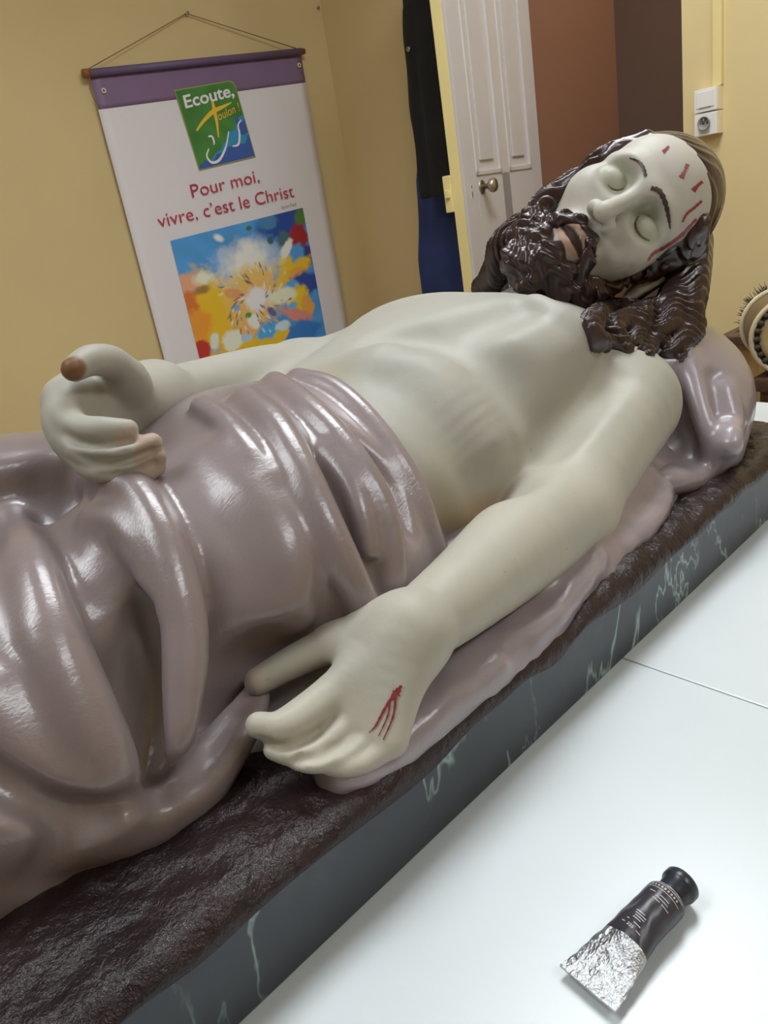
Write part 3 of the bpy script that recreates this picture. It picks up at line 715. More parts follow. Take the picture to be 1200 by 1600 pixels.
# ---- assemble the statue
ang = R_ROOM @ R_STAT[0]; RZ = math.atan2(ang[1], ang[0])
ORI = np.array([(PL_X0 + PL_X1) / 2, (PL_Y + PL_Y1) / 2, 0.0])
cr, sr = math.cos(RZ), math.sin(RZ)
statue = empty('recumbent_statue', (cr * ORI[0] - sr * ORI[1], sr * ORI[0] + cr * ORI[1], TABLE_Z), RZ)
tag(statue, 'painted plaster statue of a bearded man lying on a dark marbled plinth', 'statue')
import time as _time
print('T before sculpt', round(_time.time() - _T0, 1))
def sculpt(name, sdf, lo, hi, vox, mat, colf=None, it=1):
    t0 = _time.time(); V, Fq = mesh_sdf(sdf, lo, hi, vox * VOX, it)
    o = sdf_obj(name, V, Fq, mat, statue, ORI, colf(V) if colf else None)
    print('SCULPT', name, len(V), round(_time.time() - t0, 1)); return o
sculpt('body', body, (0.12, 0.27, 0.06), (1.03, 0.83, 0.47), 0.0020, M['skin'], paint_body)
# painted strokes lying on the skin: brows, lashes, blood
def ribbon(name, pix, w, mat, n=6):
    Pp = catmull(np.asarray(pix, float), n) if len(pix) > 2 else np.array([np.asarray(pix[0]) * (1 - t_) + np.asarray(pix[-1]) * t_ for t_ in np.linspace(0, 1, n)])
    ww = np.interp(np.linspace(0, 1, len(Pp)), np.linspace(0, 1, len(w)), w)
    T = np.gradient(Pp, axis=0); T /= np.linalg.norm(T, axis=1)[:, None] + 1e-9; S_ = np.column_stack([-T[:, 1], T[:, 0]])
    jag = 1 + 0.25 * np.sin(np.arange(len(Pp)) * 2.3)
    rows = [march(body, Pp + S_ * (ww * jag * q)[:, None]) for q in (-1, -0.4, 0.4, 1)]
    V = np.concatenate([p_ + n_ * 0.0007 for p_, n_ in rows]) - ORI; m_ = len(Pp)
    return mesh_obj(name, V, [(a * m_ + i, a * m_ + i + 1, (a + 1) * m_ + i + 1, (a + 1) * m_ + i) for a in range(3) for i in range(m_ - 1)], mat, statue, True)
M['blood'] = simple('blood_paint', srgb(146, 48, 56), 0.35, var=0.15); M['brow'] = simple('brow_paint', srgb(66, 46, 42), 0.4, var=0.1); M['lash'] = simple('lash_paint', srgb(92, 82, 66), 0.4)
M['wound'] = simple('wound_paint', srgb(132, 52, 56), 0.35, var=0.15)
ribbon('eyebrow', [(1017, 294), (1030, 299), (1040, 318), (1045, 340), (1047, 358)], [3.0, 4.0, 3.5, 2.6, 0.8], M['brow'])
ribbon('eyebrow', [(984, 247), (997, 252), (1005, 262), (1009, 276)], [0.8, 2.0, 2.6, 2.4], M['brow'])
ribbon('eyelashes', [(998, 338), (993, 350), (997, 363), (1006, 372), (1015, 376)], [0.8, 1.6, 1.8, 1.6, 0.8], M['lash'])
ribbon('eyelashes', [(950, 289), (957, 295), (966, 297), (975, 294)], [0.6, 1.2, 1.3, 0.8], M['lash'])
for pix, w in (([(1074, 257), (1070, 267), (1064, 278)], [3.2, 2.0, 4.2]), ([(1097, 284), (1090, 290), (1083, 298)], [2.4, 2.2, 4.0]), ([(1096, 314), (1084, 325), (1073, 334), (1066, 347)], [1.8, 2.0, 1.6, 1.2]),
               ([(1088, 342), (1066, 366), (1042, 384), (1022, 395), (1012, 407)], [1.8, 2.2, 2.0, 2.2, 1.2]), ([(1045, 229), (1040, 234), (1036, 238)], [1.6, 2.2, 3.0])):
    ribbon('blood_streak', pix, w, M['blood'])
for pix, w in (([(627, 1071), (619, 1083), (611, 1093)], [1.6, 6.0, 2.2]), ([(617, 1082), (600, 1110), (588, 1133), (577, 1145)], [2.4, 2.0, 1.6, 0.5]), ([(610, 1092), (606, 1118), (592, 1150)], [1.4, 1.3, 0.6]), ([(619, 1084), (614, 1120), (599, 1156)], [2.0, 1.6, 0.8])):
    ribbon('wound_streak', pix, w, M['wound'])
sculpt('drapery', drape, (-0.62, 0.33, 0.055), (0.47, 0.80, 0.31), 0.0028, M['drape'], None, 2)
sculpt('under_cloth', clf, (0.14, 0.27, 0.05), (0.78, 0.53, 0.20), 0.0026, M['cushion'], None, 2)
sculpt('cushion', pil, (0.60, 0.30, 0.055), (1.06, 0.84, 0.30), 0.0028, M['cushion'], None, 2)
sculpt('hair', hair, (0.68, 0.34, 0.16), (1.06, 0.74, 0.48), 0.0018, M['hair'])
sculpt('beard', beard, (0.66, 0.40, 0.20), (0.92, 0.66, 0.42), 0.0016, M['hair'])
#PLINTH
def plinth():
    t = NT('painted_green_marble'); c = t.coord()
    base = t.ramp(t.noise(c, 5, 5, 0.6, 0.4), [(0.25, srgb(44, 47, 54)), (0.55, srgb(60, 65, 73)), (0.8, srgb(80, 89, 94))])
    mp = t.n('ShaderNodeMapping'); mp.inputs['Rotation'].default_value = (0, math.radians(-32), 0); mp.inputs['Scale'].default_value = (4.2, 1.5, 1.3); t.l(c, mp.inputs[0])
    vein = t.ramp(t.noise(mp.outputs[0], 2.4, 5, 0.58, 0.5), [(0.488, (0, 0, 0)), (0.5, (1, 1, 1)), (0.512, (0, 0, 0))])
    gate = t.ramp(t.noise(c, 7, 3), [(0.38, (0, 0, 0)), (0.56, (0.9,) * 3)])
    mx = t.n('ShaderNodeMath', operation='MULTIPLY'); t.l(vein, mx.inputs[0]); t.l(gate, mx.inputs[1])
    t.l(t.mix(mx.outputs[0], base, srgb(158, 184, 182)), t.b.inputs['Base Color'])
    t.set(Roughness=0.38); t.l(t.bump(t.noise(c, 40, 4), 0.1, 0.003), t.b.inputs['Normal'])
    mar = t.m
    t = NT('varnished_maroon_rock'); c = t.coord()
    t.l(t.ramp(t.noise(c, 8, 5), [(0.3, srgb(30, 22, 24)), (0.7, srgb(56, 39, 40))]), t.b.inputs['Base Color'])
    t.set(Roughness=0.26, Specular_IOR_Level=0.32); t.l(t.bump(t.noise(c, 75, 5, 0.62), 0.75, 0.005), t.b.inputs['Normal'])
    rock = t.m
    lo = np.array([PL_X0, PL_Y, 0]) - ORI; hi = np.array([PL_X1, PL_Y1, PL_H]) - ORI
    bm_obj('marble_base', box_bm(lo, hi - np.array([0, 0, 0.008]), 0.002), mar, statue)
    # lumpy painted ground on top, its edge lapping over the marble
    st = 0.004
    xs = np.arange(PL_X0 - 0.001, PL_X1 + 0.002, st); ys = np.arange(PL_Y - 0.001, PL_Y1 + 0.002, st)
    X, Y = np.meshgrid(xs, ys, indexing='ij')
    def nz(f, p): return np.sin(X * f + 1.7 * np.sin(Y * f * 0.8 + p)) * np.sin(Y * f * 1.15 + p + 1.5 * np.sin(X * f * 0.7))
    Z = PL_H + 0.0028 * nz(29, 0.3) + 0.0016 * nz(83, 1.7) + 0.0010 * nz(210, 0.9) + 0.005
    e = np.minimum(np.minimum(X - xs[0], xs[-1] - X), np.minimum(Y - ys[0], ys[-1] - Y))
    Z -= 0.010 * np.exp(-e / 0.006)
    nx, ny = X.shape; V = np.stack([X, Y, Z], -1).reshape(-1, 3) - ORI
    idx = np.arange(nx * ny).reshape(nx, ny)
    F = np.stack([idx[:-1, :-1], idx[1:, :-1], idx[1:, 1:], idx[:-1, 1:]], -1).reshape(-1, 4)
    rim = np.concatenate([idx[:, 0], idx[-1, 1:], idx[-2::-1, -1], idx[0, -2:0:-1]])
    s = np.arange(len(rim)) * st
    low = PL_H - 0.006 - (0.008 + 0.0032 * np.sin(s * 29 + 2 * np.sin(s * 11)) + 0.0018 * np.sin(s * 61 + 2 * np.sin(s * 17)))
    L1 = V[rim].copy(); cen = V.mean(0); L1[:, 2] = 0.5 * L1[:, 2] + 0.5 * low; L1[:, :2] += np.sign(L1[:, :2] - cen[:2]) * 0.0012
    L2 = V[rim].copy(); L2[:, 2] = low
    n0 = len(V); m = len(rim); V = np.vstack([V, L1, L2]); fs = []
    for a, b in ((rim, n0 + np.arange(m)), (n0 + np.arange(m), n0 + m + np.arange(m))):
        fs.append(np.stack([np.roll(a, -1), a, b, np.roll(b, -1)], 1))
    F = np.vstack([F] + fs)
    sdf_obj('rock_ground', V + ORI, F, rock, statue, ORI)
plinth()
#TABLES
tt = NT('white_laminate'); c = tt.coord()
tt.l(tt.ramp(tt.noise(c, 4, 4), [(0.3, (0.60, 0.645, 0.67)), (0.7, (0.64, 0.685, 0.71))]), tt.b.inputs['Base Color']); tt.set(Roughness=0.28)
tt.l(tt.bump(tt.noise(c, 25, 4), 0.03, 0.002), tt.b.inputs['Normal'])
SEAM = 0.508
def table(x0, x1, y0, y1, label):
    e = tag(empty('table', ((x0 + x1) / 2, (y0 + y1) / 2, 0)), label, 'table', 'white tables pushed together')
    hx, hy = (x1 - x0) / 2, (y1 - y0) / 2
    box('tabletop', (-hx, -hy, TABLE_Z - 0.025), (hx, hy, TABLE_Z), tt.m, e, 0.0012)
    for sx in (-1, 1):
        for sy in (-1, 1):
            px, py = sx * (hx - 0.05), sy * (hy - 0.05)
            box('leg', (px - 0.02, py - 0.02, 0), (px + 0.02, py + 0.02, TABLE_Z - 0.06), M['metal_leg'], e, 0.003)
    bm = bmesh.new()
    for sy in (-1, 1): box_bm((-hx + 0.03, sy * (hy - 0.05) - 0.01, TABLE_Z - 0.065), (hx - 0.03, sy * (hy - 0.05) + 0.01, TABLE_Z - 0.026), 0, bm)
    for sx in (-1, 1): box_bm((sx * (hx - 0.05) - 0.01, -hy + 0.03, TABLE_Z - 0.065), (sx * (hx - 0.05) + 0.01, hy - 0.03, TABLE_Z - 0.026), 0, bm)
    bm_obj('apron', bm, M['metal_leg'], e)
table(SEAM - 1.30, SEAM - 0.0006, -0.06, 1.02, 'white laminate table carrying the paint tube and the hand end of the statue')
table(SEAM + 0.0006, SEAM + 0.78, -0.06, 1.02, 'white laminate table beyond the seam, under the statue head')
#DOOR
def attr_mat(name, rough=0.6):
    t = NT(name); a = t.n('ShaderNodeVertexColor', layer_name='paint'); t.l(a.outputs[0], t.b.inputs['Base Color']); t.set(Roughness=rough); return t.m
def door():
    w, th, h = 0.60, 0.042, 2.18
    hinge = np.array([2.553, 1.9]); d = np.array([-0.584, -0.137]); d /= np.linalg.norm(d)
    e = empty('door_1', (hinge[0], hinge[1], 0.0), math.atan2(d[1], d[0])); tag(e, kind='structure')
    # local x runs from hinge to free edge; +y is the white face towards the doorway, -y the cream face
    box('leaf', (0, -th, 0.01), (w, -0.004, h), M['cream'], e, 0.002)
    cols = [(0.085, 0.270), (0.330, 0.515)]; rows = [(0.16, 0.93), (1.20, 2.04)]
    # stiles and rails of the white face
    for n, (a, b, c0, c1) in {'stile': (0, 0.085, 0.01, h), 'stile.b': (0.515, w, 0.01, h), 'stile.c': (0.270, 0.330, 0.16, 2.04)}.items():
        box('stile', (a, -0.0045, c0), (b, 0.006, c1), M['door_white'], e, 0.0015)
    for c0, c1 in ((0.01, 0.16), (0.93, 1.20), (2.04, h)):
        box('rail', (0.085, -0.0045, c0), (0.515, 0.006, c1), M['door_white'], e, 0.0015)
    for a, b in cols:
        for c0, c1 in rows:
            p = box('panel', (a + 0.004, -0.006, c0 + 0.004), (b - 0.004, -0.001, c1 - 0.004), M['door_white'], e, 0.001)
            bm = box_bm((a + 0.045, -0.003, c0 + 0.045), (b - 0.045, 0.005, c1 - 0.045), 0.0035)
            bm_obj('raised_field', bm, M['door_white'], p)
            bm = bmesh.new()
            for q in ((a, c0, a + 0.016, c1), (b - 0.016, c0, b, c1), (a, c0, b, c0 + 0.016), (a, c1 - 0.016, b, c1)):
                box_bm((q[0], -0.003, q[1]), (q[2], 0.0095, q[3]), 0.003, bm)
            bm_obj('moulding', bm, M['door_white'], p)
    zk = TABLE_Z + 0.41
    lock = box('rim_lock', (w - 0.10, -th - 0.028, zk - 0.055), (w + 0.004, -th, zk + 0.055), M['cream'], e, 0.003)
    box('latch_bolt', (w + 0.003, -th - 0.020, zk - 0.012), (w + 0.013, -th - 0.006, zk + 0.012), M['cream'], lock, 0.002)
    bm = lathe_bm([(0.008, 0), (0.008, 0.022), (0.014, 0.026), (0.021, 0.034), (0.023, 0.042), (0.018, 0.050), (0.006, 0.053)], 20)
    bmesh.ops.rotate(bm, verts=bm.verts, matrix=Matrix.Rotation(-math.pi / 2, 3, 'X'))
    bm_obj('door_knob', bm, M['brass'], e, True, (w - 0.115, 0.006, zk + 0.005))
    bm = lathe_bm([(0.022, 0), (0.022, 0.003), (0.016, 0.005)], 20); bmesh.ops.rotate(bm, verts=bm.verts, matrix=Matrix.Rotation(-math.pi / 2, 3, 'X'))
    bm_obj('knob_rose', bm, M['brass'], e, True, (w - 0.115, 0.005, zk + 0.005))
    k = box('keyhole_plate', (w - 0.048, 0.005, zk - 0.024), (w - 0.036, 0.0075, zk + 0.018), M['door_white'], e, 0.001)
    box('keyhole', (w - 0.044, 0.007, zk - 0.02), (w - 0.040, 0.0082, zk - 0.004), M['dark'], k)
    box('screw_hole', (w - 0.044, 0.007, zk + 0.006), (w - 0.040, 0.0082, zk + 0.014), M['dark'], k)
door()
#BANNER
PRK = 1.75
def pr(r, g, b): return tuple(min(0.95, PRK * q) for q in srgb(r, g, b))
def banner():
    bx, by, sl = 1.410, YW - 0.022, 0.065
    root = tag(empty('wall_banner', (bx + 0.49, YW - 0.002, TABLE_Z + 0.2)), 'white paper banner with purple top band and abstract painting, hanging on the yellow wall', 'banner')
    o = np.array([bx + 0.49, YW - 0.002, TABLE_Z + 0.2])
    def L(s, t, d=0.0): return np.array([bx + s, by - d, TABLE_Z + t + sl * s]) - o
    Wd, T1, T0 = 0.978, 1.020, -0.46
    def curl(s, t): return 0.012 * math.exp(-((t + 0.46) / 0.12) ** 2) + 0.004 * math.sin(s * 5 + 1) * (1.02 - t) * 0.5
    def sheet(name, s0, s1, t0, t1, lift, mat, ns=24, nt=40, par=root, th=0.0008):
        V, F = [], []
        for side in (0, 1):
            for i in range(ns + 1):
                for j in range(nt + 1):
                    s = s0 + (s1 - s0) * i / ns; t = t0 + (t1 - t0) * j / nt
                    V.append(L(s, t, curl(s, t) + lift + (0 if side else -th)))
        n = (ns + 1) * (nt + 1); idf = lambda k, i, j: k * n + i * (nt + 1) + j
        for i in range(ns):
            for j in range(nt):
                F.append((idf(1, i, j), idf(1, i + 1, j), idf(1, i + 1, j + 1), idf(1, i, j + 1)))
                F.append((idf(0, i, j), idf(0, i, j + 1), idf(0, i + 1, j + 1), idf(0, i + 1, j)))
        for i in range(ns):
            F.append((idf(0, i, 0), idf(0, i + 1, 0), idf(1, i + 1, 0), idf(1, i, 0))); F.append((idf(0, i, nt), idf(1, i, nt), idf(1, i + 1, nt), idf(0, i + 1, nt)))
        for j in range(nt):
            F.append((idf(0, 0, j), idf(1, 0, j), idf(1, 0, j + 1), idf(0, 0, j + 1))); F.append((idf(0, ns, j), idf(0, ns, j + 1), idf(1, ns, j + 1), idf(1, ns, j)))
        return mesh_obj(name, V, F, mat, par, True)
    white = simple('banner_paper', pr(188, 184, 188), 0.55)
    purple = simple('banner_purple', pr(104, 84, 112), 0.5, var=0.05)
    sheet('paper', 0, Wd, T0, T1, 0.0, white)
    band = sheet('purple_band', 0, Wd, 0.898, T1, 0.0012, purple, 24, 8)
    # rod sleeve, rod and its wooden ends, eyelets, cord, nail
    bm = tube_bm([L(0.0, T1 - 0.006, 0.012), L(Wd, T1 - 0.006, 0.012)], 0.0135, 14); bm_obj('rod_sleeve', bm, simple('banner_purple_sleeve', pr(84, 68, 98), 0.5), root, True)
    bm = tube_bm([L(-0.024, T1 - 0.006, 0.012), L(Wd + 0.012, T1 - 0.006, 0.012)], 0.0115, 14); bm_obj('rod', bm, M['wood_rod'], root, True)
    bm = tube_bm([L(-0.026, T1 - 0.006, 0.012), L(-0.006, T1 - 0.006, 0.012)], 0.015, 14); bm_obj('rod_end', bm, M['wood_rod'], root, True)
    for s, t in ((0.038, 0.955), (Wd - 0.022, 0.965)):
        pts = [L(s + 0.007 * math.cos(a), t + 0.007 * math.sin(a), 0.0055) for a in np.linspace(0, 2 * math.pi, 14, endpoint=False)]
        bm_obj('eyelet', tube_bm(pts, 0.0028, 6, None, True), M['ivory'], root, True)
    nail = PR(291, 21, y=YW - 0.012) + np.array([0, 0, TABLE_Z]) - o
    bm_obj('hanging_cord', tube_bm([L(0.0, T1 + 0.008, 0.012), nail, L(Wd - 0.03, T1 + 0.008, 0.012)], 0.0018, 6), M['string'], root, True)
    bm_obj('cord_tail', tube_bm(catmull([L(0.0, T1, 0.02), L(-0.02, T1 - 0.05, 0.02), L(-0.012, T1 - 0.09, 0.016), L(0.0, T1 - 0.11, 0.016)]), 0.0015, 6), M['string'], root, True)
    bm_obj('nail', tube_bm([nail + np.array([0, 0.014, 0]), nail - np.array([0, 0.012, 0])], [0.003, 0.006], 10), M['steel'], root, True)
    # ---- logo
    ang = math.radians(5.8); lc = np.array([(0.331 + 0.634) / 2, (0.937 + 0.640) / 2]); LW, LH = 0.277, 0.285
    def lg(u, v, d): # u, v in -0.5..0.5
        x, y = u * LW, v * LH - 0.0
        return L(lc[0] + x * math.cos(ang) - y * math.sin(ang), lc[1] + x * math.sin(ang) + y * math.cos(ang) - sl * (x * math.cos(ang) - y * math.sin(ang)), d)
    def plate(name, nx, ny, fn, d, colf, mask=None):
        V, F, Cc = [], [], []
        for i in range(nx):
            for j in range(ny):
                u0, u1, v0, v1 = i / nx - 0.5, (i + 1) / nx - 0.5, j / ny - 0.5, (j + 1) / ny - 0.5
                if mask and not mask((u0 + u1) / 2, (v0 + v1) / 2): continue
                k = len(V); V += [fn(u0, v0, d), fn(u1, v0, d), fn(u1, v1, d), fn(u0, v1, d)]; F.append((k, k + 1, k + 2, k + 3)); Cc += [colf((u0 + u1) / 2, (v0 + v1) / 2)] * 4
        ob = mesh_obj(name, V, F, prm, root)
        a = ob.data.color_attributes.new('paint', 'FLOAT_COLOR', 'POINT'); a.data.foreach_set('color', np.column_stack([np.array(Cc), np.ones(len(Cc))]).astype(np.float32).ravel())
        return ob
    prm = attr_mat('banner_print')
    def nzz(u, v, f, p=0): return math.sin(u * f + p + 1.9 * math.sin(v * f * 0.8 + p)) * math.sin(v * f * 1.2 + 2 * p + 1.4 * math.sin(u * f * 0.7))
    def logo_col(u, v):
        g = np.array(pr(58, 108, 48)) * (1 + 0.15 * nzz(u, v, 9))
        q = (u - 0.05) * 0.62 - (v + 0.17) * 0.9 + 0.06 * nzz(u, v, 14, 1)
        c = g
        if u * 0.75 - v > 0.27 + 0.05 * nzz(u, v, 16, 2): c = np.array(pr(48, 120, 160))
        if u * 0.2 - v > 0.34 + 0.04 * nzz(u, v, 12, 3) or (u > 0.33 and -0.2 < v + 0.05 * nzz(u, v, 12) < 0.02): c = np.array(pr(52, 78, 140))
        return c
    def rc(u, v):    # rounded top right corner
        x, y = (u - 0.5) * LW + 0.03, (v - 0.5) * LH + 0.03
        return not (x > 0 and y > 0 and x * x + y * y > 0.0009)
    plate('logo_border', 60, 60, lambda u, v, d: lg(u * 1.03, v * 1.03, d), 0.0034, lambda u, v: np.array(pr(130, 130, 70)), rc)
    plate('logo_panel', 72, 72, lg, 0.0040, logo_col, rc)
    def stroke(name, pts, r, col, lift=0.0046):
        P2 = catmull(pts, 6); rr = np.interp(np.linspace(0, 1, len(P2)), np.linspace(0, 1, len(r)), r); V, F = [], []
        for i, p in enumerate(P2):
            tt = P2[min(i + 1, len(P2) - 1)] - P2[max(i - 1, 0)]; tt = tt / np.linalg.norm(tt); nn = np.array([-tt[1], tt[0]]) * rr[i]
            for q in (p + nn, p - nn): V.append(lg(q[0], q[1], lift))
        for i in range(len(P2) - 1): F.append((2 * i, 2 * i + 1, 2 * i + 3, 2 * i + 2))
        return mesh_obj(name, V, F, col, root)
    yel = simple('logo_yellow', pr(200, 160, 50), 0.6); wht = simple('logo_white', pr(200, 198, 200), 0.6)
    stroke('cross_bar', [(-0.36, -0.02), (-0.20, 0.08), (0.0, 0.17), (0.18, 0.205), (0.36, 0.24)], [0.012, 0.022, 0.03, 0.022, 0.006], yel)
    stroke('cross_upright', [(0.045, 0.33), (0.03, 0.18), (0.01, 0.02), (-0.035, -0.16)], [0.016, 0.03, 0.022, 0.010], yel, 0.0051)
    stroke('letter_stroke', [(-0.20, -0.12), (-0.14, -0.13), (-0.13, -0.20), (-0.15, -0.24)], [0.010, 0.016, 0.016, 0.006], wht)
    stroke('letter_stroke', [(-0.25, -0.27), (-0.32, -0.36), (-0.27, -0.45), (-0.13, -0.44), (0.04, -0.30), (0.17, -0.11)], [0.008, 0.014, 0.018, 0.018, 0.014, 0.008], wht)
    stroke('letter_stroke', [(0.44, 0.0), (0.36, -0.06), (0.34, -0.18), (0.27, -0.30), (0.16, -0.31)], [0.008, 0.013, 0.016, 0.016, 0.008], wht)
    # ---- lettering
    def text(name, body, p0, p1, height, mat, d=0.005, bold=0.0):
        cu = bpy.data.curves.new(name, 'FONT'); cu.body = body; cu.size = 1.0; cu.offset = bold; cu.resolution_u = 3
        ob = bpy.data.objects.new(name, cu); COL.objects.link(ob)
        dg = bpy.context.evaluated_depsgraph_get(); me = bpy.data.meshes.new_from_object(ob.evaluated_get(dg)); bpy.data.objects.remove(ob)
        xs = [v.co.x for v in me.vertices]; x0, x1 = min(xs), max(xs)
        Wt = p1 - p0; lenw = np.linalg.norm(Wt); ux = Wt / lenw; uz = np.array([-0.02, 0, 1.0])
        sx = lenw / (x1 - x0); sz = height / 0.73
        for v in me.vertices:
            q = p0 + ux * ((v.co.x - x0) * sx) + uz * (v.co.y * sz); v.co = q + np.array([0, -0.0008, 0])
        words = [w_ for w_ in body.split(' ')]
        # cut the line into its words at the widest gaps
        P_ = np.array([v.co[:] for v in me.vertices]); sx_ = P_[:, 0]
        lp = [list(p.vertices) for p in me.polygons]
        span = sorted((min(sx_[i] for i in p), max(sx_[i] for i in p)) for p in lp); gaps = []; cur = span[0][1]
        for a_, b_ in span[1:]:
            if a_ > cur: gaps.append((a_ - cur, (a_ + cur) / 2))
            cur = max(cur, b_)
        cuts = sorted(g for _, g in sorted(gaps, reverse=True)[:len(words) - 1]) + [9e9]
        for k_, w_ in enumerate(words):
            lo_ = cuts[k_ - 1] if k_ else -9e9
            fs = [p for p in lp if lo_ < sx_[p[0]] < cuts[k_]]; ids_ = sorted({i for p in fs for i in p}); mp_ = {q: i for i, q in enumerate(ids_)}
            mesh_obj(name, P_[ids_], [[mp_[i] for i in p] for p in fs], mat, root)
        bpy.data.meshes.remove(me)
    red = simple('lettering_red', pr(150, 40, 62), 0.6)
    def at(px, py, d): return PR(px, py, y=by - d) + np.array([0, 0, TABLE_Z]) - o
    text('lettering', 'Pour moi,', at(301, 309, 0.006), at(406, 284, 0.006), 0.052, red, bold=-0.004)
    text('lettering', 'vivre, c\u2019est le Christ', at(249, 356, 0.006), at(460, 307, 0.006), 0.052, red, bold=-0.004)
    text('logo_lettering', 'Ecoute,', lg(-0.43, 0.275, 0.006), lg(0.44, 0.315, 0.006), 0.046, wht, bold=0.022)
    text('logo_lettering', 'oulon !', lg(0.05, 0.045, 0.006), lg(0.455, 0.115, 0.006), 0.034, yel)
    text('caption', 'Saint Paul', at(440, 326, 0.006), at(463, 320, 0.006), 0.012, simple('caption_grey', pr(120, 118, 125), 0.6))
    # ---- painting: a burst of colour patches
    u0, u1, t1, hgt = 0.154, 0.836, 0.408, 0.70
    N = 150; A, B, Cv = np.array([915., -227.]), np.array([315., 1194.]), np.array([40., 345.])
    inv = np.linalg.inv(np.stack([A, B], 1))
    uu, vv = np.meshgrid((np.arange(N) + 0.5) / N, (np.arange(N) + 0.5) / N, indexing='ij')
    def nz(f, p): return np.sin(uu * f + p + 1.7 * np.sin(vv * f * 0.9 + p)) * np.sin(vv * f * 1.1 + 2 * p + 1.5 * np.sin(uu * f * 0.8 + 1))
    r2 = np.random.default_rng(3)
    wobble = 0.5 * nz(23, 0.4) + 0.35 * nz(51, 1.9) + 0.2 * nz(97, 0.8)
    img = np.zeros((N, N, 3)); img[:] = pr(66, 128, 182)
    img *= (1 + 0.10 * nz(14, 2))[..., None]
    def blob(cx, cy, rx, ry, col, rot=0.0, soft=0.18, amt=1.0, wb=0.28):
        c = inv @ (np.array([cx, cy]) - Cv); rr = (rx / 943., ry / 1235.)
        du, dv = uu - c[0], vv - c[1]; a = math.radians(rot); x = du * math.cos(a) + dv * math.sin(a); y = -du * math.sin(a) + dv * math.cos(a)
        d = np.sqrt((x / rr[0]) ** 2 + (y / rr[1]) ** 2) + wb * wobble
        m = amt * np.clip((1 + soft - d) / (2 * soft), 0, 1)
        img[:] = img * (1 - m[..., None]) + np.array(pr(*col)) * m[..., None]
    blob(820, 230, 200, 120, (34, 62, 130)); blob(700, 220, 70, 60, (60, 110, 150)); blob(950, 190, 50, 60, (66, 104, 48)); blob(935, 330, 80, 90, (134, 34, 36)); blob(820, 350, 50, 70, (60, 90, 100))
    blob(560, 1350, 560, 330, (206, 160, 40)); blob(300, 860, 240, 300, (210, 158, 36)); blob(150, 640, 80, 70, (190, 140, 110)); blob(170, 790, 70, 100, (178, 98, 44)); blob(240, 920, 90, 110, (206, 128, 44)); blob(260, 1100, 80, 70, (160, 44, 38))
    blob(1000, 470, 90, 80, (48, 50, 110)); blob(930, 460, 65, 80, (70, 132, 190)); blob(900, 590, 170, 70, (214, 160, 36), -15); blob(850, 530, 60, 70, (214, 162, 38)); blob(940, 600, 70, 50, (206, 140, 60)); blob(1020, 680, 130, 90, (40, 62, 134)); blob(900, 690, 60, 40, (74, 140, 190))
    blob(560, 520, 200, 150, (212, 204, 190), soft=0.5); blob(560, 420, 60, 80, (214, 204, 190), soft=0.5); blob(260, 600, 70, 40, (200, 196, 178), soft=0.4); blob(850, 410, 60, 40, (214, 196, 188), -40)
    blob(600, 640, 190, 110, (200, 164, 84), soft=0.4); blob(640, 780, 190, 190, (196, 158, 92), soft=0.3); blob(480, 720, 70, 35, (190, 130, 90), 20); blob(960, 800, 90, 110, (214, 166, 34)); blob(830, 760, 110, 60, (206, 196, 170), soft=0.3); blob(1040, 850, 50, 90, (206, 140, 60))
    blob(960, 910, 130, 50, (186, 118, 104), 25); blob(920, 840, 34, 26, (90, 150, 190)); blob(1010, 1060, 160, 100, (46, 102, 168)); blob(760, 1020, 100, 80, (66, 140, 194)); blob(840, 1060, 70, 50, (206, 160, 34), -30); blob(850, 980, 60, 40, (170, 188, 200)); blob(490, 820, 34, 24, (104, 140, 190)); blob(480, 1050, 70, 70, (212, 204, 180)); blob(350, 1050, 30, 70, (186, 190, 180), 20); blob(600, 990, 60, 50, (206, 150, 90)); blob(630, 930, 40, 60, (210, 204, 190)); blob(580, 1040, 40, 30, (150, 170, 196)); blob(700, 1110, 90, 40, (210, 160, 30)); blob(250, 680, 50, 26, (110, 80, 60), soft=0.4, amt=0.8); blob(350, 330, 34, 22, (200, 200, 206), 30, soft=0.4); blob(560, 265, 22, 18, (60, 92, 60)); blob(720, 350, 22, 30, (50, 84, 84)); blob(585, 880, 24, 20, (74, 124, 36)); blob(760, 870, 40, 30, (60, 84, 140), 45)
    blob(640, 770, 85, 92, (226, 222, 216), soft=0.25)
    for k in range(70):             # flecks flung out of the centre
        a = r2.uniform(0, 6.28); rr = r2.uniform(85, 330); cx, cy = 640 + rr * math.cos(a) * 0.9, 770 + rr * math.sin(a) * 0.8
        colr = [(90, 70, 50), (226, 220, 206), (60, 80, 130), (206, 150, 60), (214, 196, 150), (120, 90, 60)][r2.integers(0, 6)]
        blob(cx, cy, r2.uniform(8, 26), r2.uniform(4, 9), colr, math.degrees(a) - 14, soft=0.3, amt=0.85, wb=0.15)
    def pcol(u, v): return img[min(N - 1, int((u + 0.5) * N)), min(N - 1, int((0.5 - v) * N))]
    plate('painting_print', N, N, lambda u, v, d: L(u0 + (u + 0.5) * (u1 - u0), t1 - (0.5 - v) * hgt, d + curl(u0 + (u + 0.5) * (u1 - u0), t1 - (0.5 - v) * hgt)), 0.0032, pcol)
banner()
n2 = PR(497, 12, y=YW - 0.006)
tag(bm_obj('wall_nail', tube_bm([(0, 0.010, 0), (0, -0.006, 0), (0, -0.0085, 0)], [0.0035, 0.0035, 0.006], 10), M['steel'], None, True, (n2[0], YW - 0.004, n2[2] + TABLE_Z)), 'small dark nail in the yellow wall right of the banner', 'nail')
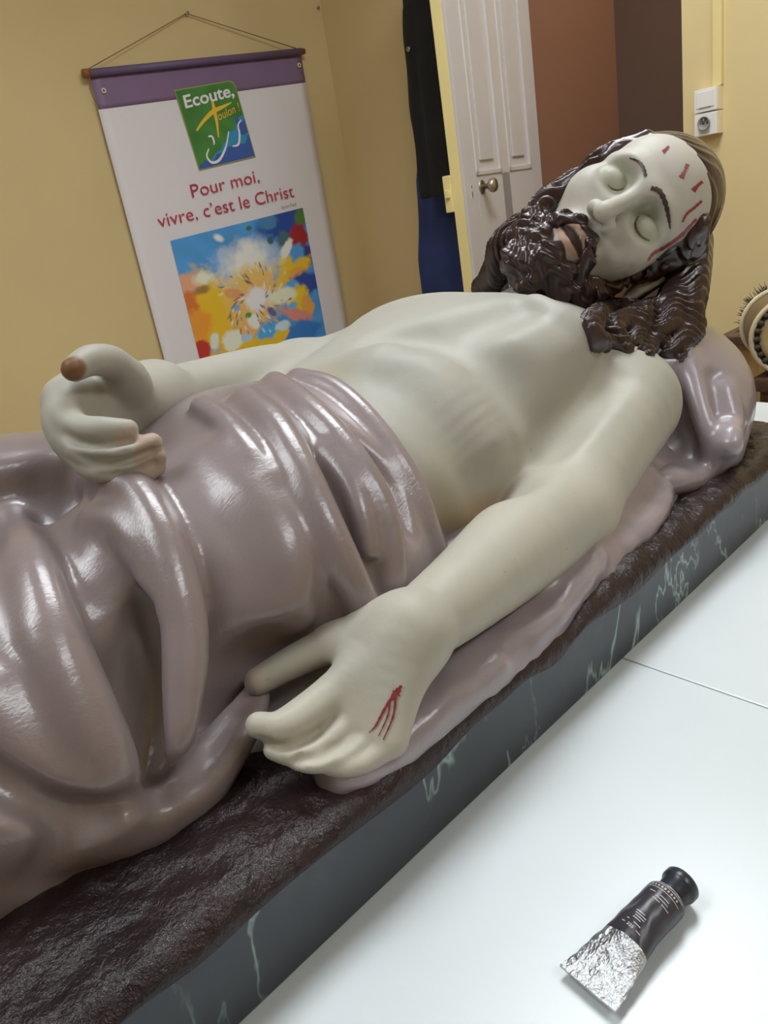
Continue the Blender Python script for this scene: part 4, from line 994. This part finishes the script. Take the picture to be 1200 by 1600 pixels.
#SOCKETS
def sockets():
    e = tag(empty('wall_outlet', (XC, 1.25, TABLE_Z + 0.45)), 'white surface-mounted double outlet with ivory boxes on the yellow wall', 'outlet')
    def ring(name, c, r, rr, mat, par, dx): return None
    for k, (z0, z1) in enumerate(((0.066, 0.131), (0.0, 0.064))):
        b = box('back_box', (-0.030, -0.036, z0), (0, 0.036, z1), M['ivory'], e, 0.002)
        f = box('cover_plate', (-0.040, -0.0355, z0 + 0.0008), (-0.029, 0.0355, z1 - 0.0008), M['plastic'], b, 0.0025)
        if k == 0:
            box('flap', (-0.0425, -0.027, z0 + 0.012), (-0.0395, 0.027, z1 - 0.008), M['plastic'], b, 0.0015)
            box('flap_line', (-0.0432, -0.018, z0 + 0.012), (-0.042, 0.018, z0 + 0.0145), simple('grey_line', (0.3, 0.3, 0.3), 0.5), b)
        else:
            bm = bmesh.new(); prof = [(0.0195, 0.0), (0.0195, 0.002), (0.0165, 0.002), (0.0160, -0.009), (0.0005, -0.009)]
            n = 24; rings = [[bm.verts.new((-h_, r * math.cos(2 * math.pi * i / n), r * math.sin(2 * math.pi * i / n))) for i in range(n)] for r, h_ in prof]
            for a, c in zip(rings[:-1], rings[1:]):
                for i in range(n): bm.faces.new((a[i], c[i], c[(i + 1) % n], a[(i + 1) % n]))
            bm.faces.new(rings[-1])
            bm_obj('socket_well', bm, simple('socket_grey', (0.30, 0.30, 0.29), 0.5), b, True, (-0.0505, 0, (z0 + z1) / 2 + 0.003))
            for y in (-0.0065, 0.0065):
                bm_obj('pin_hole', tube_bm([(-0.0425, y, (z0 + z1) / 2 + 0.003), (-0.0405, y, (z0 + z1) / 2 + 0.003)], 0.0026, 10), M['dark'], b)
            bm_obj('earth_pin', tube_bm([(-0.041, 0, (z0 + z1) / 2 + 0.012), (-0.053, 0, (z0 + z1) / 2 + 0.012)], 0.0022, 8), M['steel'], b, True)
            box('plate_mark', (-0.0405, -0.014, z0 + 0.008), (-0.0398, 0.014, z0 + 0.010), simple('grey_line_b', (0.4, 0.4, 0.4), 0.5), b)
    t = tag(box('cable_trunking', (-0.016, -0.014, 0.0), (0, 0.014, CEIL - TABLE_Z - 0.582), M['cream'], None, 0.002), 'cream cable trunking running up the wall from the outlet', 'trunking')
    t.location = (XC, 1.226, TABLE_Z + 0.582)
sockets()
#COATS
def coats():
    def cloth(name, zt, zb, prof, mat, root, seed, ny=44, nz=60):
        """a hanging garment: closed lofted section, folds deepening downwards"""
        r = np.random.default_rng(seed); ph = r.uniform(0, 6, 6); V, F = [], []
        for k in range(nz + 1):
            f = k / nz; z = zt + (zb - zt) * f; yc, hw, dp = [np.interp(f, np.linspace(0, 1, len(prof)), [p[i] for p in prof]) for i in range(3)]
            for i in range(ny):
                a = 2 * math.pi * i / ny
                fo = 1 + (0.05 + 0.22 * f) * (0.6 * math.sin(5 * a + ph[0] + 2 * f) + 0.4 * math.sin(9 * a + ph[1] - 3 * f))
                x = -dp * 0.52 - 0.012 + dp * 0.5 * math.sin(a) * fo; x = min(x, -0.004)
                V.append((x, yc + hw * math.cos(a) * (1 + 0.04 * math.sin(7 * f * 3 + ph[2])), z))
            if k:
                for i in range(ny):
                    j = (i + 1) % ny; F.append(((k - 1) * ny + i, k * ny + i, k * ny + j, (k - 1) * ny + j))
        F.append(tuple(range(ny))); F.append(tuple(range(nz * ny, nz * ny + ny))[::-1])
        return mesh_obj(name, V, F, mat, root, True)
    fab = lambda n, c: simple(n, c, 0.85, bumpscale=120, bumpstr=0.3, var=0.25)
    e = tag(empty('black_jacket', (XC - 0.13, 2.165, TABLE_Z + 0.72)), 'black jacket hanging on the wall behind the open door', 'jacket')
    cloth('jacket_body', 0.54, -0.31, [(0.02, 0.05, 0.08), (0.0, 0.12, 0.13), (0.0, 0.13, 0.15), (0.01, 0.125, 0.15), (0.02, 0.12, 0.14)], fab('black_fabric', (0.012, 0.012, 0.016)), e, 1)
    cloth('sleeve', 0.46, -0.28, [(0.09, 0.04, 0.08), (0.095, 0.045, 0.10), (0.09, 0.045, 0.10), (0.095, 0.04, 0.09)], e.children[0].data.materials[0], e, 2, 24, 40)
    bm_obj('button', tube_bm([(-0.172, 0.045, 0.19), (-0.166, 0.045, 0.19)], 0.009, 12), M['brass'], e, True)
    e2 = tag(empty('blue_coat', (XC, 2.34, TABLE_Z + 0.5)), 'long dark blue coat hanging below the black jacket behind the door', 'coat')
    cloth('coat_body', 0.30, -0.95, [(0.0, 0.06, 0.06), (0.02, 0.12, 0.10), (0.05, 0.13, 0.12), (0.07, 0.13, 0.12), (0.09, 0.12, 0.11)], fab('blue_fabric', srgb(44, 62, 118)), e2, 5)
    h = tag(empty('coat_rack', (XC, 2.32, TABLE_Z + 1.16)), 'dark wooden coat hook board high on the wall behind the door', 'coat rack')
    h.location.z = TABLE_Z + 1.40
    box('board', (-0.02, -0.22, -0.04), (0, 0.22, 0.04), M['wood_rod'], h, 0.003)
    for y in (-0.14, 0.0, 0.14): bm_obj('hook', tube_bm(catmull([(-0.018, y, 0.0), (-0.06, y, -0.02), (-0.075, y, 0.0), (-0.075, y, 0.02)]), 0.005, 8), M['steel'], h, True)
coats()
#DESK
wood = NT('dark_desk_wood'); c = wood.coord('Object', (3, 14, 14)); wood.l(wood.ramp(wood.noise(c, 5, 5), [(0.3, srgb(62, 42, 34)), (0.7, srgb(98, 70, 54))]), wood.b.inputs['Base Color']); wood.set(Roughness=0.4)
lwood = NT('light_desk_wood'); c = lwood.coord('Object', (14, 14, 2)); lwood.l(lwood.ramp(lwood.noise(c, 5, 5), [(0.3, srgb(150, 116, 66)), (0.7, srgb(178, 144, 92))]), lwood.b.inputs['Base Color']); lwood.set(Roughness=0.5)
def desk():
    zt = TABLE_Z - 0.051; e = tag(empty('desk', (2.27, 0.45, 0)), 'dark wooden desk with pale side panel against the far yellow wall', 'desk')
    x0, x1, y0, y1 = -0.27, 0.285, -0.60, 0.515
    box('desktop', (x0, y0, zt - 0.022), (x1, y1, zt), wood.m, e, 0.004)
    box('side_panel', (x0 + 0.03, y1 - 0.115, 0.06), (x1 - 0.02, y1 - 0.020, zt - 0.022), lwood.m, e, 0.002)
    for y in (y1 - 0.145, y0 + 0.03):
        for x in (x0 + 0.02, x1 - 0.06): box('leg', (x, y - 0.02, 0), (x + 0.04, y + 0.02, zt - 0.02), wood.m, e, 0.003)
    box('kneehole_shade_panel', (x1 - 0.02, y0 + 0.05, 0.25), (x1 - 0.005, y1 - 0.1, zt - 0.02), simple('kneehole_shade', (0.03, 0.025, 0.02), 0.6), e)  # near-black sheet, colours in the shade of the knee hole
    box('kick_plinth', (x0 + 0.04, y1 - 0.11, 0), (x1 - 0.03, y1 - 0.03, 0.06), wood.m, e)
desk()
def drum():
    f = PR(1240, 524, x=1.70); b = PR(1206, 497, x=1.88); f[2] += TABLE_Z; b[2] += TABLE_Z
    axis = Vector(b - f); Ld = axis.length; axis.normalize(); R1, R2 = 0.081, 0.063
    low = f[2] - R1 - 0.004
    e = empty('woven_basket', f); e.rotation_euler = axis.to_track_quat('Z', 'Y').to_euler(); tag(e, 'round woven straw basket with dark stitched bands and bristly rim lying on its side', 'basket')
    straw = simple('straw', srgb(190, 166, 120), 0.8, bumpscale=150, bumpstr=0.6, var=0.2); dk = simple('dark_stitch', srgb(66, 62, 52), 0.8, var=0.3); rope = simple('pale_rope', srgb(205, 192, 160), 0.8, bumpscale=200, bumpstr=0.5, var=0.1)
    br = simple('brown_weave', srgb(120, 98, 62), 0.85, bumpscale=140, bumpstr=0.7, var=0.3)
    n = 40
    bm_obj('front_disc', lathe_bm([(0.001, 0.004), (R1 * 0.6, 0.003), (R1 * 0.80, 0.0)][::1] + [(R1 * 0.8, 0.012), (0.001, 0.012)], n), straw, e, True)
    bm_obj('side_wall', lathe_bm([(R1 * 0.97, 0.006), (R1 * 0.99, Ld * 0.35), ((R1 + R2) / 2, Ld * 0.7), (R2, Ld)], n), br, e, True)
    circ = lambda R, z: [(R * math.cos(a), R * math.sin(a), z) for a in np.linspace(0, 2 * math.pi, n, endpoint=False)]
    bm_obj('rope_rim', tube_bm(circ(R1, 0.002), 0.0055, 8, None, True), rope, e, True)
    bm_obj('rope_rim', tube_bm(circ((R1 + R2) / 2 + 0.004, Ld * 0.68), 0.0055, 8, None, True), rope, e, True)
    st = None
    for R, z, m in ((R1 * 0.88, -0.001, 26), (R2 + 0.004, Ld * 0.86, 22)):
        for k in range(m):
            a = 2 * math.pi * k / m
            if st is None:
                bm = bmesh.new(); bmesh.ops.create_icosphere(bm, subdivisions=1, radius=1.0)
                st = bm_obj('stitch', bm, dk, e, True); o = st
            else:
                o = st.copy(); COL.objects.link(o)
            o.location = (R * math.cos(a), R * math.sin(a), z); o.rotation_euler = (0, 0, a); o.scale = (0.0085, 0.0065, 0.0055)
    bm = bmesh.new(); r = np.random.default_rng(9)
    for k in range(220):
        a = r.uniform(0, 6.28); R = R2 + r.uniform(-0.004, 0.003); p = Vector((R * math.cos(a), R * math.sin(a), Ld - 0.004)); q = p + Vector((math.cos(a) * 0.012 + r.normal() * 0.004, math.sin(a) * 0.012 + r.normal() * 0.004, r.uniform(0.008, 0.022)))
        tube_bm([p, q], [0.0013, 0.0005], 4, bm)
    bm_obj('bristle_fringe', bm, dk, e)['kind'] = 'stuff'
    s = tag(empty('stool', (f[0] + 0.09, f[1] - 0.06, 0)), 'small dark wooden stool holding the basket in front of the desk', 'stool')
    box('seat', (-0.13, -0.13, low - 0.03), (0.13, 0.13, low), wood.m, s, 0.005)
    for x in (-0.1, 0.1):
        for y in (-0.1, 0.1): box('leg', (x - 0.016, y - 0.016, 0), (x + 0.016, y + 0.016, low - 0.03), wood.m, s, 0.003)
drum()
#TUBE
def tube():
    c0 = np.array([0.2270, 0.1785]); c1 = np.array([0.3150, 0.1705]); d = c1 - c0; Lt = float(np.linalg.norm(d))
    e = empty('paint_tube', (*c0, TABLE_Z), math.atan2(d[1], d[0])); tag(e, 'used metal paint tube with dark label and black cap on the white table', 'paint tube')
    r0 = 0.0118; xs = np.linspace(0, 0.070, 60); n = 48; V, F, Cc = [], [], []
    for i, x in enumerate(xs):
        f = x / 0.070; fl = np.clip(f / 0.72, 0, 1); fl = fl * fl * (3 - 2 * fl)
        hw = 0.0175 * (1 - fl) + r0 * fl; hh = 0.0007 * (1 - fl) + r0 * fl; zc = 0.0065 * (1 - fl) + (r0 + 0.0004) * fl
        if f > 0.965: q = (f - 0.965) / 0.035; hw *= 1 - 0.12 * q * q; hh *= 1 - 0.12 * q * q
        for k in range(n):
            a = 2 * math.pi * k / n; dent = 0
            cr_ = math.sin(x * 420 + 2.1 * math.sin(a * 3)) * math.sin(a * 4 + x * 160)
            dent = 0.0007 * cr_ * (1 - fl * 0.75) * min(1, f * 8) - 0.0012 * math.exp(-((x - 0.050) / 0.006) ** 2 - ((a - 0.9) / 0.35) ** 2) - 0.0012 * math.exp(-((x - 0.030) / 0.006) ** 2 - ((a - 1.0) / 0.4) ** 2)
            V.append((x, (hw + dent) * math.cos(a), zc + (hh + dent) * math.sin(a)))
    for i in range(len(xs) - 1):
        for k in range(n): F.append((i * n + k, (i + 1) * n + k, (i + 1) * n + (k + 1) % n, i * n + (k + 1) % n))
    F.append(tuple(range(n))[::-1]); F.append(tuple((len(xs) - 1) * n + k for k in range(n)))
    foil = simple('crumpled_foil', (0.50, 0.51, 0.53), 0.30, 1.0, bumpscale=320, bumpstr=0.8); lab = simple('tube_label', srgb(58, 54, 62), 0.3, var=0.12)
    o = mesh_obj('tube_body', V, F, foil, e, True); o.data.materials.append(lab)
    for p in o.data.polygons:
        x = p.center.x
        if 0.0305 < x < 0.0690: p.material_index = 1
    box('crimp', (-0.0022, -0.0180, 0.0056), (0.0025, 0.0180, 0.0074), foil, e, 0.0003)
    zc = r0 + 0.0004
    def turned(name, prof, mat, x):
        bm = lathe_bm(prof, 28); bmesh.ops.rotate(bm, verts=bm.verts, matrix=Matrix.Rotation(math.pi / 2, 3, 'Y')); return bm_obj(name, bm, mat, e, True, (x, 0, zc))
    blk = simple('cap_plastic', srgb(40, 44, 52), 0.3)
    turned('shoulder', [(0.0103, 0), (0.0095, 0.001), (0.004, 0.003)], foil, 0.0698)
    turned('cap', [(0.0080, 0), (0.0086, 0.001), (0.0090, 0.006), (0.0102, 0.0075), (0.0106, 0.0085), (0.0106, 0.0125), (0.0099, 0.0135), (0.002, 0.0135)], blk, 0.0718)
    # pale print on the label: ring lines, small lines of type, the number
    pale = simple('label_print', srgb(190, 186, 186), 0.5)
    def arc(name, x, a0, a1, w, m=20, dz=0.00025):
        V, F = [], []
        for i in range(m + 1):
            a = a0 + (a1 - a0) * i / m
            for xx in (x - w / 2, x + w / 2): V.append((xx, (r0 + dz) * math.cos(a), zc + (r0 + dz) * math.sin(a)))
        for i in range(m): F.append((2 * i, 2 * i + 1, 2 * i + 3, 2 * i + 2))
        return mesh_obj(name, V, F, pale, e)
    arc('ring_line', 0.0675, 0.9, 2.7, 0.0004); arc('ring_line', 0.0640, 0.9, 2.7, 0.0004)
    for x, spans in ((0.0658, [(1.0 + 0.17 * k, 1.0 + 0.17 * k + 0.09) for k in range(9)]), (0.0605, [(1.75, 2.25), (1.2, 1.5)]), (0.0585, [(1.6, 2.3)]), (0.0565, [(1.55, 1.95), (2.05, 2.5)]), (0.0440, [(1.45, 1.9)]), (0.0424, [(1.5, 2.05)]), (0.0408, [(1.55, 2.05)]), (0.0392, [(1.55, 1.95)]), (0.0365, [(1.75, 2.1), (1.4, 1.5)]), (0.0335, [(2.05, 2.3), (1.3, 1.45)])):
        for a0, a1 in spans: arc('type_line', x, a0, a1, 0.0012 if x == 0.0658 else 0.0005, 8)
    cu = bpy.data.curves.new('n', 'FONT'); cu.body = '225'; cu.size = 0.0026; cu.offset = 0.00004
    ob = bpy.data.objects.new('n', cu); COL.objects.link(ob); me = bpy.data.meshes.new_from_object(ob.evaluated_get(bpy.context.evaluated_depsgraph_get())); bpy.data.objects.remove(ob)
    for v in me.vertices:     # wrap round the tube, reading across it
        a = 1.58 + v.co.x / r0; x = 0.0326 + v.co.y; v.co = (x, (r0 + 0.0004) * math.cos(a), zc + (r0 + 0.0004) * math.sin(a))
    me.materials.append(pale); ob = bpy.data.objects.new('label_number', me); COL.objects.link(ob); ob.parent = e
tube()
